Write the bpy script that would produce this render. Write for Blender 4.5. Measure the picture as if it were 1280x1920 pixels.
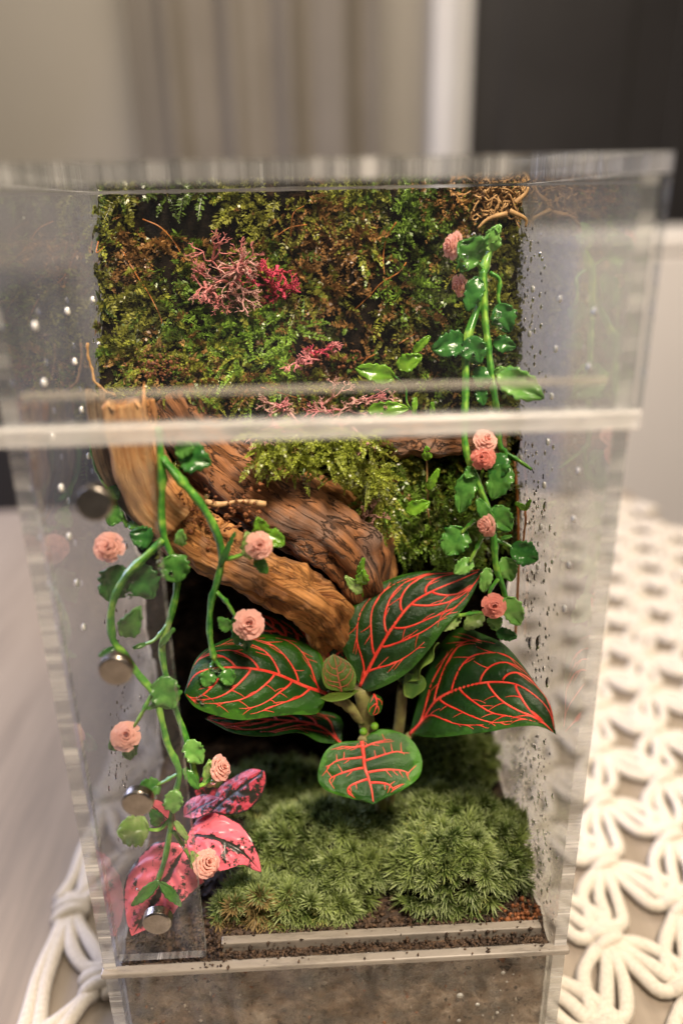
import bpy, math, random
import numpy as np
from mathutils import Vector, Matrix, Quaternion
rng = np.random.default_rng(11); random.seed(11)
sc = bpy.context.scene
for o in list(bpy.data.objects): bpy.data.objects.remove(o)

# ------------------------------------------------------------------ camera
CAM = np.array([-0.00254, -0.18075, 0.29496]); PITCH, YAW, ROLL, FPX = 0.37855, 0.03722, -0.0199, 1456.56
FW = np.array([math.sin(YAW)*math.cos(PITCH), math.cos(YAW)*math.cos(PITCH), -math.sin(PITCH)])
_r = np.array([math.cos(YAW), -math.sin(YAW), 0.0]); _u = np.cross(_r, FW)
RT = math.cos(ROLL)*_r + math.sin(ROLL)*_u; UP = -math.sin(ROLL)*_r + math.cos(ROLL)*_u
cd = bpy.data.cameras.new("camera"); cam = bpy.data.objects.new("camera", cd); sc.collection.objects.link(cam)
cam.matrix_world = Matrix(((RT[0], UP[0], -FW[0], CAM[0]), (RT[1], UP[1], -FW[1], CAM[1]), (RT[2], UP[2], -FW[2], CAM[2]), (0, 0, 0, 1)))
cd.sensor_fit = 'HORIZONTAL'; cd.sensor_width = 14.9; cd.lens = FPX/1280*14.9
cd.clip_start = 0.005; cd.clip_end = 50
cd.dof.use_dof = True; cd.dof.focus_distance = 0.252; cd.dof.aperture_fstop = 2.4
sc.camera = cam
# ------------------------------------------------------------------ world, lamps, exposure
w = bpy.data.worlds.new("World"); sc.world = w; w.use_nodes = True
w.node_tree.nodes['Background'].inputs[0].default_value = (0.95, 0.88, 0.80, 1)
w.node_tree.nodes['Background'].inputs[1].default_value = 0.085
def area(name, loc, target, size, power, col, sy=None):
    l = bpy.data.lights.new(name, 'AREA'); l.energy = power; l.color = col; l.size = size
    if sy: l.shape = 'RECTANGLE'; l.size_y = sy
    o = bpy.data.objects.new(name, l); sc.collection.objects.link(o); o.location = loc
    o.rotation_euler = (Vector(target)-Vector(loc)).to_track_quat('-Z', 'Y').to_euler(); return o
area("ceiling_lamp", (0.13, -0.24, 0.78), (0.01, 0.05, 0.15), 0.16, 11.8, (1.0, 0.83, 0.64))
area("side_lamp", (0.75, 0.55, 0.80), (0.22, 0.25, 0.0), 0.22, 4.2, (1.0, 0.82, 0.60))
area("window_light", (-1.15, 0.65, 0.65), (-0.15, 0.2, 0.05), 0.8, 23.0, (0.62, 0.66, 1.0))
area("background_fill", (0.0, 0.85, 1.75), (0.0, 1.8, 0.4), 1.4, 33.0, (1.0, 0.88, 0.74))  # unseen area light added to brighten the wall and background
vs = sc.view_settings; vs.view_transform = 'Standard'; vs.look = 'None'; vs.exposure = 0.0; vs.gamma = 1.0
vs.use_curve_mapping = False
sc.render.engine = 'CYCLES'; cy = sc.cycles
cy.use_denoising = True; cy.max_bounces = 12; cy.transparent_max_bounces = 40; cy.glossy_bounces = 5
cy.transmission_bounces = 8; cy.diffuse_bounces = 4; cy.caustics_reflective = False; cy.caustics_refractive = False
cy.sample_clamp_indirect = 4.0

# ------------------------------------------------------------------ projection helpers (metres; y = 0 is the front of the box)
def ray(px, py):
    return FW + (px-640)/FPX*RT - (py-960)/FPX*UP
def atY(px, py, Y):
    d = ray(px, py); return CAM + d*((Y-CAM[1])/d[1])
def atX(px, py, X):
    d = ray(px, py); return CAM + d*((X-CAM[0])/d[0])
def atZ(px, py, Z):
    d = ray(px, py); return CAM + d*((Z-CAM[2])/d[2])
def mpp(P):                       # metres per photo pixel at a point
    return float((np.asarray(P)-CAM) @ FW)/FPX
def proj(P):
    d = np.asarray(P)-CAM; z = d @ FW
    return 640+FPX*(d @ RT)/z, 960-FPX*(d @ UP)/z

# ------------------------------------------------------------------ materials
def node_mat(name):
    m = bpy.data.materials.new(name); m.use_nodes = True
    nt = m.node_tree; nt.nodes.clear(); out = nt.nodes.new('ShaderNodeOutputMaterial'); return m, nt, out
def N(nt, t, **kw):
    n = nt.nodes.new(t)
    for k, v in kw.items():
        if k.startswith('i_'):
            key = k[2:]; key = int(key) if key.isdigit() else key.replace('_', ' ')
            n.inputs[key].default_value = v
        else: setattr(n, k, v)
    return n
def ramp(nt, fac, stops):
    r = nt.nodes.new('ShaderNodeValToRGB'); e = r.color_ramp.elements
    while len(e) < len(stops): e.new(0.5)
    for i, (p, c) in enumerate(stops):
        e[i].position = p; e[i].color = (*c, 1) if len(c) == 3 else c
    nt.links.new(fac, r.inputs[0]); return r
def coords(nt, scale=(1, 1, 1), kind='Object', rot=(0, 0, 0)):
    tc = nt.nodes.new('ShaderNodeTexCoord'); mp = nt.nodes.new('ShaderNodeMapping')
    mp.inputs['Scale'].default_value = scale; mp.inputs['Rotation'].default_value = rot
    nt.links.new(tc.outputs[kind], mp.inputs[0]); return mp.outputs[0]
def noise(nt, vec, scale, detail=4, rough=0.6, dist=0):
    n = N(nt, 'ShaderNodeTexNoise'); n.inputs['Scale'].default_value = scale; n.inputs['Detail'].default_value = detail
    n.inputs['Roughness'].default_value = rough; n.inputs['Distortion'].default_value = dist
    if vec is not None: nt.links.new(vec, n.inputs['Vector'])
    return n
def bsdf(nt, out, rough=0.5, spec=0.5, **kw):
    b = nt.nodes.new('ShaderNodeBsdfPrincipled'); b.inputs['Roughness'].default_value = rough
    b.inputs['Specular IOR Level'].default_value = spec
    for k, v in kw.items(): b.inputs[k.replace('_', ' ')].default_value = v
    nt.links.new(b.outputs[0], out.inputs[0]); return b
def bump(nt, b, h, strength=0.4, dist=0.001):
    n = N(nt, 'ShaderNodeBump'); n.inputs['Strength'].default_value = strength; n.inputs['Distance'].default_value = dist
    nt.links.new(h, n.inputs['Height']); nt.links.new(n.outputs[0], b.inputs['Normal']); return n
def mat_noise(name, stops, scale, rough=0.6, spec=0.4, detail=5, bs=0.0, bd=0.0005, vscale=(1, 1, 1), kind='Object', bscale=None, **kw):
    m, nt, out = node_mat(name); v = coords(nt, vscale, kind)
    n = noise(nt, v, scale, detail); r = ramp(nt, n.outputs[0], stops)
    b = bsdf(nt, out, rough, spec, **kw); nt.links.new(r.outputs[0], b.inputs['Base Color'])
    if bs:
        n2 = noise(nt, v, bscale or scale*2, 4); bump(nt, b, n2.outputs[0], bs, bd)
    return m
def mat_attr(name, rough=0.5, spec=0.4, trans=0.0, ns=900, amp=0.35):
    """colour from the mesh attribute 'Col' with a small noise variation; some light passes through"""
    m, nt, out = node_mat(name)
    a = N(nt, 'ShaderNodeAttribute', attribute_name='Col')
    v = coords(nt); n = noise(nt, v, ns, 2)
    mr = N(nt, 'ShaderNodeMapRange'); mr.inputs['To Min'].default_value = 1-amp; mr.inputs['To Max'].default_value = 1+amp
    nt.links.new(n.outputs[0], mr.inputs[0])
    mx = N(nt, 'ShaderNodeVectorMath', operation='MULTIPLY'); nt.links.new(a.outputs['Color'], mx.inputs[0]); nt.links.new(mr.outputs[0], mx.inputs[1])
    b = bsdf(nt, out, rough, spec); nt.links.new(mx.outputs[0], b.inputs['Base Color'])
    if trans:
        t = N(nt, 'ShaderNodeBsdfTranslucent'); nt.links.new(mx.outputs[0], t.inputs[0])
        ms = N(nt, 'ShaderNodeMixShader'); ms.inputs[0].default_value = trans
        nt.links.new(b.outputs[0], ms.inputs[1]); nt.links.new(t.outputs[0], ms.inputs[2]); nt.links.new(ms.outputs[0], out.inputs[0])
    return m
def acrylic(name, haze=0.1, hscale=40, tint=(0.988, 0.99, 0.986), hcol=(0.80, 0.78, 0.75), lo=0.35, hi=0.75, refl=1.0, base=0.02, rough=0.03, vsc=(1, 1, 1)):
    """clear sheet: light passes straight through, mirror reflection by angle, a patchy film of condensation"""
    m, nt, out = node_mat(name)
    tr = N(nt, 'ShaderNodeBsdfTransparent'); tr.inputs[0].default_value = (*tint, 1)
    df = N(nt, 'ShaderNodeBsdfDiffuse'); df.inputs[0].default_value = (*hcol, 1)
    tl = N(nt, 'ShaderNodeBsdfTranslucent'); tl.inputs[0].default_value = (*hcol, 1)
    fog = N(nt, 'ShaderNodeMixShader'); fog.inputs[0].default_value = 0.5
    nt.links.new(df.outputs[0], fog.inputs[1]); nt.links.new(tl.outputs[0], fog.inputs[2])
    n = noise(nt, coords(nt, vsc), hscale, 5, 0.65)
    mr = N(nt, 'ShaderNodeMapRange'); mr.inputs['From Min'].default_value = lo; mr.inputs['From Max'].default_value = hi
    mr.inputs['To Min'].default_value = base; mr.inputs['To Max'].default_value = haze; nt.links.new(n.outputs[0], mr.inputs[0])
    m1 = N(nt, 'ShaderNodeMixShader'); nt.links.new(mr.outputs[0], m1.inputs[0]); nt.links.new(tr.outputs[0], m1.inputs[1]); nt.links.new(fog.outputs[0], m1.inputs[2])
    g = N(nt, 'ShaderNodeNewGeometry'); dt = N(nt, 'ShaderNodeVectorMath', operation='DOT_PRODUCT')
    nt.links.new(g.outputs['Normal'], dt.inputs[0]); nt.links.new(g.outputs['Incoming'], dt.inputs[1])
    ab = N(nt, 'ShaderNodeMath', operation='ABSOLUTE'); nt.links.new(dt.outputs['Value'], ab.inputs[0])
    om = N(nt, 'ShaderNodeMath', operation='SUBTRACT'); om.inputs[0].default_value = 1; nt.links.new(ab.outputs[0], om.inputs[1])
    pw = N(nt, 'ShaderNodeMath', operation='POWER'); nt.links.new(om.outputs[0], pw.inputs[0]); pw.inputs[1].default_value = 5
    ma = N(nt, 'ShaderNodeMath', operation='MULTIPLY_ADD'); nt.links.new(pw.outputs[0], ma.inputs[0]); ma.inputs[1].default_value = 0.95*refl; ma.inputs[2].default_value = 0.04*refl
    gl = N(nt, 'ShaderNodeBsdfGlossy'); gl.inputs['Roughness'].default_value = rough
    m2 = N(nt, 'ShaderNodeMixShader'); nt.links.new(ma.outputs[0], m2.inputs[0]); nt.links.new(m1.outputs[0], m2.inputs[1]); nt.links.new(gl.outputs[0], m2.inputs[2])
    nt.links.new(m2.outputs[0], out.inputs[0]); return m
def cut_edge(name, axis=2, freq=230, white=0.55, dark=0.12):
    """laser cut edge of a sheet: cut bands, with refraction and reflection put in as white and clear"""
    m, nt, out = node_mat(name)
    s = [0.02, 0.02, 0.02]; s[axis] = 1.0
    n = noise(nt, coords(nt, tuple(s)), freq, 6, 0.75)
    r = ramp(nt, n.outputs[0], [(0.40, (dark*.6,)*3), (0.47, (dark,)*3), (0.52, (white*0.6,)*3), (0.58, (white*.8,)*3), (0.62, (min(1, white*1.7),)*3)])  # bright and dark bands of edge refraction, painted by noise
    df = N(nt, 'ShaderNodeBsdfPrincipled'); df.inputs['Base Color'].default_value = (0.86, 0.85, 0.84, 1); df.inputs['Roughness'].default_value = 0.3
    tr = N(nt, 'ShaderNodeBsdfTransparent'); tr.inputs[0].default_value = (0.72, 0.74, 0.74, 1)
    gl = N(nt, 'ShaderNodeBsdfGlossy'); gl.inputs['Roughness'].default_value = 0.12
    a = N(nt, 'ShaderNodeMixShader'); nt.links.new(r.outputs[0], a.inputs[0]); nt.links.new(tr.outputs[0], a.inputs[1]); nt.links.new(df.outputs[0], a.inputs[2])
    b = N(nt, 'ShaderNodeMixShader'); b.inputs[0].default_value = 0.14; nt.links.new(a.outputs[0], b.inputs[1]); nt.links.new(gl.outputs[0], b.inputs[2])
    nt.links.new(b.outputs[0], out.inputs[0]); return m

M = {}
M['side_l'] = acrylic("acrylic_side_left", 0.17, 22, refl=1.25, base=0.05, lo=0.3, hi=0.7)
M['side_r'] = acrylic("acrylic_side_right", 0.30, 26, refl=1.25, base=0.06, lo=0.3, hi=0.7)
M['clear'] = acrylic("acrylic_clear", 0.02, 30, base=0.0, lo=0.45, hi=0.8)
M['upper'] = acrylic("acrylic_upper_front", 0.012, 30, base=0.0, lo=0.35, hi=0.8, refl=0.8)
M['top'] = acrylic("acrylic_top", 0.04, 60, base=0.0)
M['grime'] = acrylic("acrylic_grimy", 0.16, 160, base=0.0, lo=0.5, hi=0.7, hcol=(0.55, 0.52, 0.48))
M['edge_z'] = cut_edge("acrylic_cut_edge_upright", 2, 100, 0.50, 0.10)
M['edge_x'] = cut_edge("acrylic_cut_edge_level", 0, 140, 0.26, 0.06)
M['edge_y'] = cut_edge("acrylic_cut_edge_depth", 1, 160, 0.5, 0.25)
def frosted(name, col=(0.80, 0.79, 0.77), tr=0.25):
    m, nt, out = node_mat(name); b = N(nt, 'ShaderNodeBsdfPrincipled'); b.inputs['Roughness'].default_value = 0.22
    n = noise(nt, coords(nt, (0.25, 1, 1)), 320, 5, 0.7)
    r = ramp(nt, n.outputs[0], [(0.3, tuple(c*0.55 for c in col)), (0.5, col), (0.7, tuple(min(1, c*1.1) for c in col))])
    nt.links.new(r.outputs[0], b.inputs['Base Color'])
    t = N(nt, 'ShaderNodeBsdfTransparent'); mx = N(nt, 'ShaderNodeMixShader'); mx.inputs[0].default_value = tr
    nt.links.new(b.outputs[0], mx.inputs[1]); nt.links.new(t.outputs[0], mx.inputs[2]); nt.links.new(mx.outputs[0], out.inputs[0]); return m
M['frost'] = frosted("frosted_acrylic", (0.68, 0.665, 0.645), 0.55)
M['ledge'] = frosted("dirty_frosted_acrylic", (0.33, 0.295, 0.255), 0.30)
M['rail'] = frosted("clear_rail_acrylic", (0.50, 0.46, 0.40), 0.68)
m, nt, out = node_mat("water"); gb = N(nt, 'ShaderNodeBsdfPrincipled')
gb.inputs['Base Color'].default_value = (1, 1, 1, 1); gb.inputs['Roughness'].default_value = 0.02; gb.inputs['IOR'].default_value = 1.33; gb.inputs['Transmission Weight'].default_value = 1.0
nt.links.new(gb.outputs[0], out.inputs[0]); M['water'] = m
M['speck'] = mat_noise("dark_specks", [(0.3, (0.015, 0.012, 0.01)), (0.7, (0.05, 0.035, 0.025))], 300, 0.35)
M['nickel'] = mat_noise("nickel_magnet", [(0.35, (0.30, 0.27, 0.235)), (0.65, (0.42, 0.385, 0.34))], 400, 0.22, Metallic=1.0)  # darkened metal colour stands in for the dark room it reflects
M['soil'] = mat_noise("soil", [(0.30, (0.012, 0.008, 0.006)), (0.5, (0.05, 0.028, 0.016)), (0.68, (0.13, 0.075, 0.04)), (0.8, (0.20, 0.12, 0.07))], 420, 0.6, 0.5, bs=0.9, bd=0.001)
M['substrate'] = mat_noise("substrate", [(0.30, (0.03, 0.022, 0.017)), (0.43, (0.11, 0.075, 0.05)), (0.56, (0.23, 0.16, 0.11)), (0.70, (0.42, 0.34, 0.27))], 110, 0.4, 0.5, detail=12, bs=1.0, bd=0.003)
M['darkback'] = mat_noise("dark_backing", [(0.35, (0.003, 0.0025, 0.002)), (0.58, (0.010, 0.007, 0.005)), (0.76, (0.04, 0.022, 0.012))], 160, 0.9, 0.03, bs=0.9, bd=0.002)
M['bark'] = mat_noise("bark_crumb", [(0.3, (0.06, 0.02, 0.008)), (0.55, (0.22, 0.075, 0.025)), (0.75, (0.36, 0.16, 0.06))], 700, 0.6, bs=0.6)
M['grit'] = mat_noise("grit", [(0.3, (0.16, 0.12, 0.09)), (0.7, (0.46, 0.40, 0.33))], 500, 0.5)
M['moss'] = mat_attr("sheet_moss", 0.33, 0.5, 0.25)
M['cush'] = mat_attr("cushion_moss", 0.5, 0.35, 0.25)
M['lichen'] = mat_attr("dyed_lichen", 0.65, 0.3, 0.2, 1500, 0.3)
M['fibre'] = mat_noise("coconut_fibre", [(0.3, (0.20, 0.10, 0.035)), (0.7, (0.44, 0.27, 0.11))], 300, 0.6)
M['root'] = mat_noise("orange_root", [(0.3, (0.26, 0.075, 0.015)), (0.7, (0.52, 0.20, 0.04))], 300, 0.4, 0.5)
M['twig'] = mat_noise("pale_twig", [(0.3, (0.38, 0.20, 0.08)), (0.7, (0.62, 0.40, 0.20))], 300, 0.5)
M['stemg'] = mat_noise("plastic_stem", [(0.32, (0.025, 0.13, 0.02)), (0.5, (0.07, 0.25, 0.03)), (0.68, (0.27, 0.48, 0.07))], 190, 0.22, 0.55, detail=2, bs=0.15, bd=0.0003, bscale=900)
def plastic_leaf(name, a, b, tr=0.3):
    m, nt, out = node_mat(name)
    n = noise(nt, coords(nt), 260, 3); r = ramp(nt, n.outputs[0], [(0.3, a), (0.7, b)])
    p = N(nt, 'ShaderNodeBsdfPrincipled'); p.inputs['Roughness'].default_value = 0.17; p.inputs['Specular IOR Level'].default_value = 0.6
    nt.links.new(r.outputs[0], p.inputs['Base Color'])
    n2 = noise(nt, coords(nt), 420, 4); bump(nt, p, n2.outputs[0], 0.35, 0.0009)
    t = N(nt, 'ShaderNodeBsdfTranslucent'); nt.links.new(r.outputs[0], t.inputs[0])
    ms = N(nt, 'ShaderNodeMixShader'); ms.inputs[0].default_value = tr
    nt.links.new(p.outputs[0], ms.inputs[1]); nt.links.new(t.outputs[0], ms.inputs[2]); nt.links.new(ms.outputs[0], out.inputs[0]); return m
M['pl_dark'] = plastic_leaf("plastic_leaf_dark", (0.022, 0.125, 0.028), (0.085, 0.30, 0.055), 0.40)
M['pl_mid'] = plastic_leaf("plastic_leaf_mid", (0.05, 0.21, 0.035), (0.17, 0.42, 0.08), 0.42)
M['pl_light'] = plastic_leaf("plastic_leaf_light", (0.12, 0.36, 0.06), (0.27, 0.50, 0.13))
M['pl_pale'] = plastic_leaf("plastic_leaf_pale", (0.20, 0.42, 0.06), (0.42, 0.52, 0.22))
M['sprout'] = plastic_leaf("sprout_leaf", (0.10, 0.30, 0.02), (0.24, 0.46, 0.04))
M['petal'] = plastic_leaf("plastic_petal", (0.88, 0.41, 0.33), (0.95, 0.61, 0.52), 0.4)
M['petal2'] = plastic_leaf("plastic_petal_deep", (0.78, 0.21, 0.16), (0.87, 0.36, 0.29), 0.35)
M['vein'] = mat_noise("red_vein", [(0.3, (0.52, 0.026, 0.018)), (0.5, (0.70, 0.05, 0.03)), (0.7, (0.80, 0.12, 0.08))], 260, 0.36, 0.4, bs=0.5, bd=0.0004, bscale=1500)
M['vein_b'] = mat_noise("brown_vein", [(0.3, (0.25, 0.06, 0.035)), (0.7, (0.42, 0.12, 0.06))], 500, 0.4)
def uv_leaf(name, inner, rim, young=False):
    m, nt, out = node_mat(name)
    a = N(nt, 'ShaderNodeUVMap'); sp = N(nt, 'ShaderNodeSeparateXYZ'); nt.links.new(a.outputs[0], sp.inputs[0])
    mr = N(nt, 'ShaderNodeMath', operation='MULTIPLY_ADD'); nt.links.new(sp.outputs['Y'], mr.inputs[0]); mr.inputs[1].default_value = 2; mr.inputs[2].default_value = -1
    ab = N(nt, 'ShaderNodeMath', operation='ABSOLUTE'); nt.links.new(mr.outputs[0], ab.inputs[0])
    n = noise(nt, coords(nt), 90, 4); ad = N(nt, 'ShaderNodeMath', operation='MULTIPLY_ADD'); nt.links.new(n.outputs[0], ad.inputs[0]); ad.inputs[1].default_value = 0.9
    nt.links.new(ab.outputs[0], ad.inputs[2])
    r = ramp(nt, ad.outputs[0], [(0.45, inner), (0.96, tuple(0.6*i+0.4*j for i, j in zip(inner, rim))), (1.0, rim)])
    sc2 = N(nt, 'ShaderNodeMath', operation='MULTIPLY'); sc2.inputs[1].default_value = 0.72; nt.links.new(ad.outputs[0], sc2.inputs[0]); nt.links.new(sc2.outputs[0], r.inputs[0])
    p = N(nt, 'ShaderNodeBsdfPrincipled'); p.inputs['Roughness'].default_value = 0.27; p.inputs['Specular IOR Level'].default_value = 0.5
    nt.links.new(r.outputs[0], p.inputs['Base Color'])
    n2 = noise(nt, coords(nt), 650, 5, 0.7); bump(nt, p, n2.outputs[0], 0.7, 0.0008)
    t = N(nt, 'ShaderNodeBsdfTranslucent'); nt.links.new(r.outputs[0], t.inputs[0])
    ms = N(nt, 'ShaderNodeMixShader'); ms.inputs[0].default_value = 0.18
    nt.links.new(p.outputs[0], ms.inputs[1]); nt.links.new(t.outputs[0], ms.inputs[2]); nt.links.new(ms.outputs[0], out.inputs[0]); return m
M['fit'] = uv_leaf("nerve_leaf", (0.007, 0.034, 0.006), (0.035, 0.13, 0.012))
M['fit_b'] = uv_leaf("nerve_leaf_bright", (0.008, 0.052, 0.006), (0.055, 0.20, 0.012))
M['fit_y'] = uv_leaf("young_nerve_leaf", (0.075, 0.13, 0.018), (0.12, 0.20, 0.03))
M['fit_fold'] = uv_leaf("folded_nerve_leaf", (0.05, 0.13, 0.02), (0.20, 0.32, 0.06))
M['fstem'] = mat_noise("fuzzy_stem", [(0.3, (0.14, 0.10, 0.045)), (0.7, (0.26, 0.26, 0.08))], 300, 0.6, bs=0.5, bd=0.0004)
def polka(name, pink, thr):
    m, nt, out = node_mat(name)
    a = N(nt, 'ShaderNodeUVMap'); sp = N(nt, 'ShaderNodeSeparateXYZ'); nt.links.new(a.outputs[0], sp.inputs[0])
    mr = N(nt, 'ShaderNodeMath', operation='MULTIPLY_ADD'); nt.links.new(sp.outputs['Y'], mr.inputs[0]); mr.inputs[1].default_value = 2; mr.inputs[2].default_value = -1
    ab = N(nt, 'ShaderNodeMath', operation='ABSOLUTE'); nt.links.new(mr.outputs[0], ab.inputs[0])
    n = noise(nt, coords(nt), 260, 6, 0.75); nb = noise(nt, coords(nt), 60, 2)
    md = N(nt, 'ShaderNodeMapRange'); md.inputs['From Min'].default_value = 0.0; md.inputs['From Max'].default_value = 0.13
    md.inputs['To Min'].default_value = 0.30; md.inputs['To Max'].default_value = 0.0; nt.links.new(ab.outputs[0], md.inputs[0])
    ed = N(nt, 'ShaderNodeMapRange'); ed.inputs['From Min'].default_value = 0.93; ed.inputs['From Max'].default_value = 1.0
    ed.inputs['To Min'].default_value = 0.0; ed.inputs['To Max'].default_value = 0.22; nt.links.new(ab.outputs[0], ed.inputs[0])
    s1 = N(nt, 'ShaderNodeMath', operation='ADD'); nt.links.new(n.outputs[0], s1.inputs[0]); nt.links.new(md.outputs[0], s1.inputs[1])
    s2 = N(nt, 'ShaderNodeMath', operation='ADD'); nt.links.new(s1.outputs[0], s2.inputs[0]); nt.links.new(ed.outputs[0], s2.inputs[1])
    s3 = N(nt, 'ShaderNodeMath', operation='MULTIPLY_ADD'); nt.links.new(nb.outputs[0], s3.inputs[0]); s3.inputs[1].default_value = 0.25; nt.links.new(s2.outputs[0], s3.inputs[2])
    r = ramp(nt, s3.outputs[0], [(0.0, pink), (thr-0.06, pink), (thr-0.015, tuple(c*0.5 for c in pink)), (thr, (0.022, 0.022, 0.016))])
    p = N(nt, 'ShaderNodeBsdfPrincipled'); p.inputs['Roughness'].default_value = 0.36; nt.links.new(r.outputs[0], p.inputs['Base Color'])
    n2 = noise(nt, coords(nt), 300, 3); bump(nt, p, n2.outputs[0], 0.25, 0.0008)
    nt.links.new(p.outputs[0], out.inputs[0]); return m
M['polka'] = polka("polka_dot_leaf", (0.76, 0.15, 0.20), 0.71)
M['polka_d'] = polka("polka_dot_leaf_dark", (0.46, 0.06, 0.085), 0.66)
def wood(name, a, b, c, us=0.8, vs_=34.0, crack=0.7):
    m, nt, out = node_mat(name)
    u = N(nt, 'ShaderNodeUVMap'); mp = N(nt, 'ShaderNodeMapping'); nt.links.new(u.outputs[0], mp.inputs[0]); mp.inputs['Scale'].default_value = (us, vs_, 1)
    n = noise(nt, mp.outputs[0], 1.0, 8, 0.62, 0.4)
    o3 = noise(nt, coords(nt), 55, 5, 0.6)
    mx = N(nt, 'ShaderNodeMath', operation='MULTIPLY_ADD'); nt.links.new(o3.outputs[0], mx.inputs[0]); mx.inputs[1].default_value = 0.45
    sub = N(nt, 'ShaderNodeMath', operation='MULTIPLY'); sub.inputs[1].default_value = 0.70; nt.links.new(n.outputs[0], sub.inputs[0]); nt.links.new(sub.outputs[0], mx.inputs[2])
    r = ramp(nt, mx.outputs[0], [(0.40, c), (0.52, a), (0.62, b), (0.74, tuple(min(1, x*1.3) for x in b))])
    p = bsdf(nt, out, 0.45, 0.4)
    mp3 = N(nt, 'ShaderNodeMapping'); nt.links.new(u.outputs[0], mp3.inputs[0]); mp3.inputs['Scale'].default_value = (us*1.6, vs_*0.42, 1); mp3.inputs['Location'].default_value = (3.3, 1.7, 0)
    nc_ = noise(nt, mp3.outputs[0], 1.0, 5, 0.6, 0.8); ck = ramp(nt, nc_.outputs[0], [(0.470, (0, 0, 0)), (0.492, (1, 1, 1)), (0.508, (1, 1, 1)), (0.53, (0, 0, 0))])
    gy_ = noise(nt, coords(nt), 38, 4, 0.6); gm = ramp(nt, gy_.outputs[0], [(0.52, (0, 0, 0)), (0.66, (0.7, 0.7, 0.7))])
    g1_ = N(nt, 'ShaderNodeMixRGB'); nt.links.new(gm.outputs[0], g1_.inputs[0]); nt.links.new(r.outputs[0], g1_.inputs[1]); g1_.inputs[2].default_value = (*[0.45*x+0.12 for x in a], 1)
    g2_ = N(nt, 'ShaderNodeMixRGB'); ckm = N(nt, 'ShaderNodeMath', operation='MULTIPLY'); ckm.inputs[1].default_value = crack; nt.links.new(ck.outputs[0], ckm.inputs[0]); nt.links.new(ckm.outputs[0], g2_.inputs[0]); nt.links.new(g1_.outputs[0], g2_.inputs[1]); g2_.inputs[2].default_value = (*[x*0.35 for x in c], 1)
    nt.links.new(g2_.outputs[0], p.inputs['Base Color'])
    mp2 = N(nt, 'ShaderNodeMapping'); nt.links.new(u.outputs[0], mp2.inputs[0]); mp2.inputs['Scale'].default_value = (us*1.5, vs_*4, 1)
    n2 = noise(nt, mp2.outputs[0], 1.0, 6, 0.7); hs = N(nt, 'ShaderNodeMath', operation='SUBTRACT'); nt.links.new(n2.outputs[0], hs.inputs[0])
    hk = N(nt, 'ShaderNodeMath', operation='MULTIPLY'); hk.inputs[1].default_value = 0.8; nt.links.new(ckm.outputs[0], hk.inputs[0]); nt.links.new(hk.outputs[0], hs.inputs[1]); bump(nt, p, hs.outputs[0], 0.8, 0.0016); return m
M['wood'] = wood("driftwood_brown", (0.34, 0.135, 0.038), (0.56, 0.26, 0.085), (0.10, 0.036, 0.012), 1.2, 26, 0.5)
M['wood_d'] = wood("driftwood_dark", (0.19, 0.075, 0.028), (0.36, 0.155, 0.062), (0.035, 0.015, 0.008), 1.2, 30, 0.85)
M['wood_p'] = wood("driftwood_pale_break", (0.62, 0.29, 0.105), (0.72, 0.42, 0.19), (0.40, 0.17, 0.06), 0.7, 10, 0.15)
M['wood_g'] = wood("driftwood_grey", (0.24, 0.15, 0.09), (0.38, 0.27, 0.17), (0.09, 0.05, 0.03), 0.7, 18)
M['cotton'] = mat_noise("cotton_cord", [(0.3, (0.52, 0.47, 0.40)), (0.7, (0.68, 0.63, 0.55))], 700, 0.85, 0.15, bs=0.8, bd=0.0006, bscale=1400)

# ------------------------------------------------------------------ mesh helpers
WL = {}
def mesh_data(name, V, F, smooth=True, uv=None, col=None, mi=None):
    V = np.asarray(V, dtype=np.float32); me = bpy.data.meshes.new(name)
    if isinstance(F, np.ndarray):
        k = F.shape[1]; m = len(F)
        me.vertices.add(len(V)); me.vertices.foreach_set('co', V.ravel())
        me.loops.add(m*k); me.loops.foreach_set('vertex_index', F.astype(np.int32).ravel())
        me.polygons.add(m); me.polygons.foreach_set('loop_start', np.arange(0, m*k, k, dtype=np.int32))
        me.update(calc_edges=True)
    else:
        me.from_pydata([tuple(v) for v in V.tolist()], [], [tuple(int(i) for i in f) for f in F]); me.update()
    if smooth: me.polygons.foreach_set('use_smooth', np.ones(len(me.polygons), dtype=bool))
    if mi is not None: me.polygons.foreach_set('material_index', np.asarray(mi, dtype=np.int32))
    if uv is not None:
        lay = me.uv_layers.new(name='UVMap'); idx = np.empty(len(me.loops), dtype=np.int32); me.loops.foreach_get('vertex_index', idx)
        lay.data.foreach_set('uv', np.asarray(uv, dtype=np.float32)[idx].ravel())
    if col is not None:
        at = me.attributes.new('Col', 'FLOAT_COLOR', 'POINT'); c = np.ones((len(V), 4), dtype=np.float32); c[:, :3] = col
        at.data.foreach_set('color', c.ravel())
    return me
def link(o, parent=None):
    sc.collection.objects.link(o)
    if parent is not None: o.parent = parent
    return o
def obj(name, V, F, mats, parent=None, **kw):
    V = np.asarray(V, dtype=float); c = (V.min(0)+V.max(0))/2
    if parent is None: c[2] = V[:, 2].min()
    me = mesh_data(name, V-c, F, **kw)
    for mm in (mats if isinstance(mats, (list, tuple)) else [mats]): me.materials.append(M[mm])
    o = link(bpy.data.objects.new(name, me), parent)
    pw = WL.get(parent.name, np.zeros(3)) if parent is not None else np.zeros(3)
    o.location = c-pw; WL[o.name] = c; return o
def tag(o, label=None, cat=None, group=None, kind=None):
    if label: o['label'] = label
    if cat: o['category'] = cat
    if group: o['group'] = group
    if kind: o['kind'] = kind
    return o
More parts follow.
